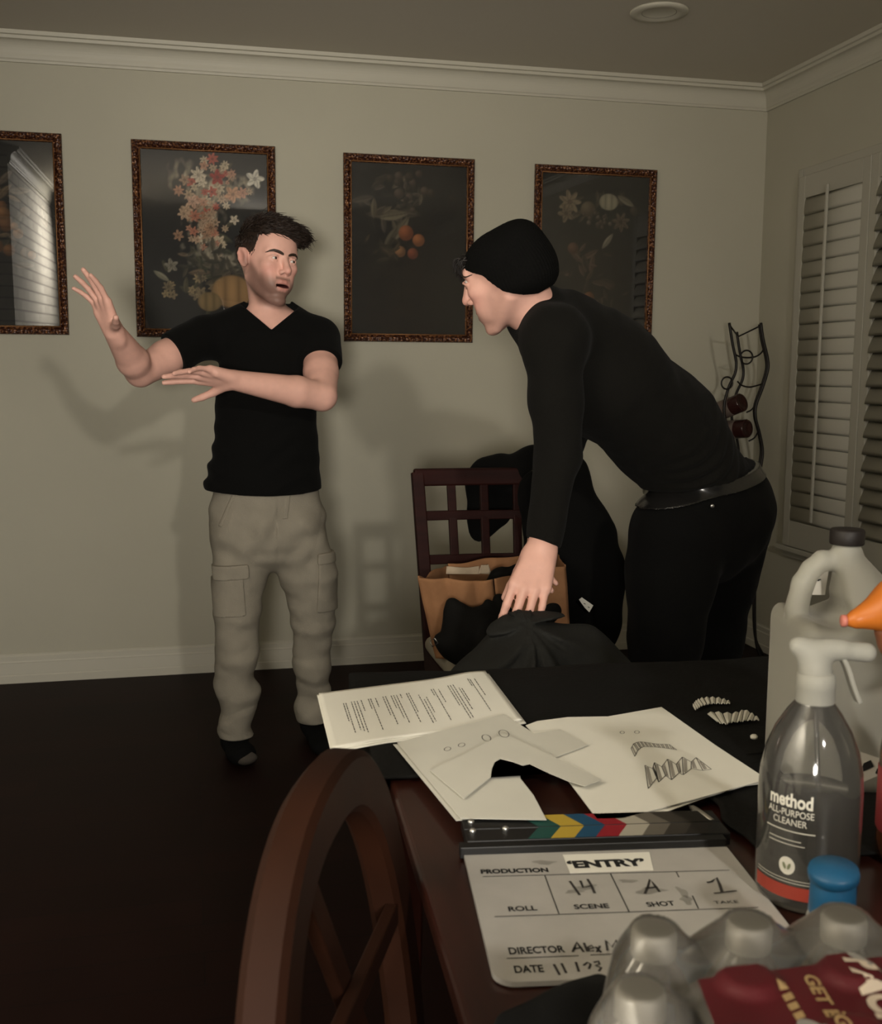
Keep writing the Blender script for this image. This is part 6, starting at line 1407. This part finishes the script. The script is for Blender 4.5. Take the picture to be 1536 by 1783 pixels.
b2.chain([(pel, 0.135), (wai, 0.120), (che, 0.128), (upp, 0.085)], 0.04, flat=nc2, f=0.74)
b2.chain([(upp, 0.06), (shN, 0.046), (elN, 0.030), (elN*0.7+wrN*0.3, 0.030), (wrN, 0.0265)], 0.014); b2.chain([(upp, 0.06), (shF, 0.046), (elF, 0.028), (wrF, 0.0255)], 0.014)
tipN = A(905, 1080, 1.865); hand(b2, wrN, nrm(tipN-wrN), [0.30, 0.90, -0.20], True, (0.36, 0.30, 0.26, 0.26), (0.05, 0.0, -0.03, -0.09), (0.80, 0.25, 0.65), 1.13)
hand(b2, wrF, [-0.24, -0.40, -0.88], [0.5, -0.8, 0], False, (0.3, 0.3, 0.3, 0.3), (0.1, 0.02, -0.08, -0.2), (0.75, 0.45, 0.5), 1.02)
for hp, kn, an in ((hipN, knN, anN), (hipF, knF, anF)):
    b2.chain([(hp, 0.078), (kn, 0.050), (an, 0.030)], 0.02); b2.cap(an, an+fw2*0.11+np.array([0, 0, -0.05]), 0.028, 0.022, 0.02)
lo2, hi2 = np.array([0.40, 1.98, 0.0]), np.array([1.80, 3.04, 1.68])
skin_obj('body', b2, lo2, hi2, 0.0036, p2, lambda P: h2.colors(P, 0.22, 0.0))
eyes(h2, p2, (0.75, 0.65, 0.0)); brows(h2, b2, p2)
# black beanie
s = Sdf(); E = lambda c, r, kk=0.03: s.ell(h2.w(*c), np.array(r), kk, 1, h2.R)
E((-0.005, 0, 0.006), (0.092, 0.083, 0.072)); E((-0.058, 0, 0.052), (0.022, 0.035, 0.020), 0.05); E((-0.068, 0.02, -0.022), (0.030, 0.055, 0.038), 0.04); E((-0.03, 0.03, -0.035), (0.06, 0.058, 0.03), 0.04)
def hat(P, d):
    L_ = h2.loc(P); x, y, z = L_[:, 0], L_[:, 1], L_[:, 2]
    d = d + 0.0010*np.sin(np.arctan2(y, x+0.02)*75)*np.clip((0.12-z)/0.05, 0, 1) + 0.0035*snoise(P, 32, 101)
    rim = np.interp(x, [-0.12, -0.085, -0.060, -0.038, -0.007, 0.013, 0.025, 0.060, 0.085, 0.12], [-0.070, -0.070, -0.073, -0.063, -0.040, -0.014, 0.006, 0.026, 0.038, 0.055])
    return np.maximum(d*0.9, (rim-z)*0.7)
s.post = hat
sdf_obj('beanie', s, h2.c-0.19, h2.c+0.20, 0.0026, mat('black_beanie_knit', (0.0035, 0.0035, 0.0033), 0.95, 0.1, bump=0.4, bscale=330), p2, label='black knitted beanie')
bm = bmesh.new(); rh = np.random.default_rng(9)
for i in range(330):
    y0 = rh.uniform(-0.058, 0.050); x0 = 0.088-9.0*y0*y0; z0 = 0.044+rh.uniform(-0.006, 0.012)
    a = np.array([x0-0.012, y0, z0]); L0 = rh.uniform(0.018, 0.036); d0 = nrm([rh.uniform(0.6, 1.0), rh.uniform(-0.4, 0.4), rh.uniform(-0.55, 0.25)])
    b_ = a+d0*L0*0.6; c_ = b_+nrm(d0+np.array([-0.5, 0, -0.9]))*L0*0.6
    pp = spline([h2.w(*a), h2.w(*b_), h2.w(*c_)], 4); rod(bm, pp, 0.0028, 5, radii=list(np.linspace(1, 0.15, len(pp))))
me = bpy.data.meshes.new('hair'); bm.to_mesh(me); bm.free(); set_colors(me, np.tile(np.array([0.007, 0.0048, 0.0038]), (len(me.vertices), 1))); link('hair', me, m_hair, p2, True, label='dark fringe poking out below the beanie')
bm = bmesh.new()
for i in range(26):      # sideburn showing under the rim
    a = np.array([0.014+rh.uniform(-0.008, 0.006), 0.0600+rh.uniform(0, 0.002), -0.008-rh.uniform(0, 0.006)]); pp = [h2.w(*a), h2.w(*(a+np.array([0.004, 0.0005, -0.014])))]; rod(bm, pp, 0.0014, 5, radii=[1, 0.2])
me = bpy.data.meshes.new('sideburn'); bm.to_mesh(me); bm.free(); set_colors(me, np.tile(np.array([0.020, 0.012, 0.009]), (len(me.vertices), 1))); link('sideburn', me, m_hair, p2, True)
# sweater
sw = Sdf()
sw.chain([(pel*0.92+wai*0.08, 0.150), (wai, 0.150), (che, 0.160), (upp, 0.104)], 0.05, flat=nc2, f=0.78)
sw.chain([(upp+nc2*0.0, 0.080), (nk2, 0.064)], 0.03); sw.chain([(nk2, 0.066), (nk2*0.60+h2.w(-0.030, 0, -0.075)*0.40, 0.058)], 0.02); sw.chain([(upp, 0.080), (shN, 0.068)], 0.04); sw.chain([(upp, 0.078), (shF, 0.058)], 0.04)
cutN = A(943, 944, 1.945); cutF = wrF+np.array([0, 0, 0.03])
sw.chain([(shN, 0.067), (shN*0.5+elN*0.5, 0.052), (elN, 0.046)], 0.03); capcut(sw, elN, elN*0.04+wrN*0.96, 0.045, 0.034, cutN, nrm(np.array([-0.35, -0.2, -0.92])), 0.02)
sw.chain([(shF, 0.056), (elF, 0.044)], 0.03); capcut(sw, elF, wrF, 0.043, 0.034, cutF, nrm(wrF-elF), 0.02)
hc = A(1222, 824, 2.33); hn2 = nrm([-0.19, -0.04, 0.98])
def swp(P, d):
    a = (P-pel)@sp2; side = (P-pel)@nc2
    w = 0.0045*np.sin(a*150+5*np.sin(side*16)+2.5*((P-pel)@lf2)*6)*np.clip(1-np.abs(a-0.13)/0.16, 0, 1)*(0.55+0.45*np.sin(side*20+1)) + 0.005*snoise(P, 24, 111) + 0.002*snoise(P, 75, 112)
    return np.maximum((d+w)*0.88, -((P-hc)@hn2))
sw.post = swp
sdf_obj('sweater', sw, lo2, hi2+np.array([0, 0, -0.1]), 0.0042, m_black2, p2, label='black long-sleeved sweater')
# jeans, belt, shoes
def jeans(g=0.0):
    s = Sdf(); 
    s.chain([(pel+hn2*0.03, 0.150+g), (A(1226, 900, 2.335), 0.162+g)], 0.04, flat=fw2, f=0.86); s.ell(A(1285, 890, 2.34), np.array([0.088+g, 0.14+g, 0.105+g]), 0.05, R=np.array([fw2, lf2, [0, 0, 1]]))
    s.chain([(hipN, 0.108+g), (A(1168, 1004, 2.25), 0.102+g), (knN, 0.084+g), (np.array([knN[0], knN[1]+0.04, 0.33]), 0.072+g), (np.array([anN[0], anN[1], 0.05]), 0.066+g)], 0.03)
    s.chain([(hipF, 0.112+g), (A(1240, 1010, 2.42), 0.102+g), (knF, 0.086+g), (np.array([knF[0], knF[1]+0.04, 0.33]), 0.074+g), (np.array([anF[0], anF[1], 0.05]), 0.066+g)], 0.03)
    return s
bc = A(1222, 832, 2.33)
j = jeans(); j.post = lambda P, d: np.maximum(np.maximum((d+0.005*snoise(P, 26, 121, stretch=(1, 1, 0.7))+0.002*snoise(P, 70, 122))*0.88, (P-bc-hn2*0.022)@hn2), 0.03-P[:, 2])
jn = sdf_obj('jeans', j, np.array([0.98, 2.25, -0.01]), np.array([1.82, 3.10, 1.12]), 0.0048, m_black, p2, label='black jeans')
s = jeans(0.0065); s.post = lambda P, d: np.maximum(d, np.abs((P-bc)@hn2)-0.0175)
sdf_obj('belt', s, np.array([0.98, 2.25, 0.82]), np.array([1.82, 3.10, 1.12]), 0.0026, mat('black_belt_leather', (0.012, 0.0115, 0.011), 0.2, 0.9), p2, label='shiny black leather belt')
bm = bmesh.new(); c = A(1240, 881, 2.165); lathe(bm, [(0.0055, 0), (0.005, 0.003), (0, 0.004)], c, 14, axis=(-0.2, -1, 0)); from_bm('rivet', bm, m_steel, jn, True)
for an in (anN, anF):
    s = Sdf(); t_ = an+fw2*0.17; t_ = np.array([t_[0], t_[1], 0.035]); hl = an-fw2*0.05; hl = np.array([hl[0], hl[1], 0.038]); s.cap(hl, t_, 0.040, 0.038, 0.02); s.cap(np.array([an[0], an[1], 0.09]), np.array([an[0], an[1], 0.05]), 0.045, 0.042, 0.03)
    s.post = lambda P, d: np.maximum(d, 0.001-P[:, 2]); sdf_obj('shoe', s, an-np.array([0.28, 0.28, 0.10]), an+np.array([0.28, 0.28, 0.1]), 0.006, m_black, p2)

Sdf.rs = 1.0
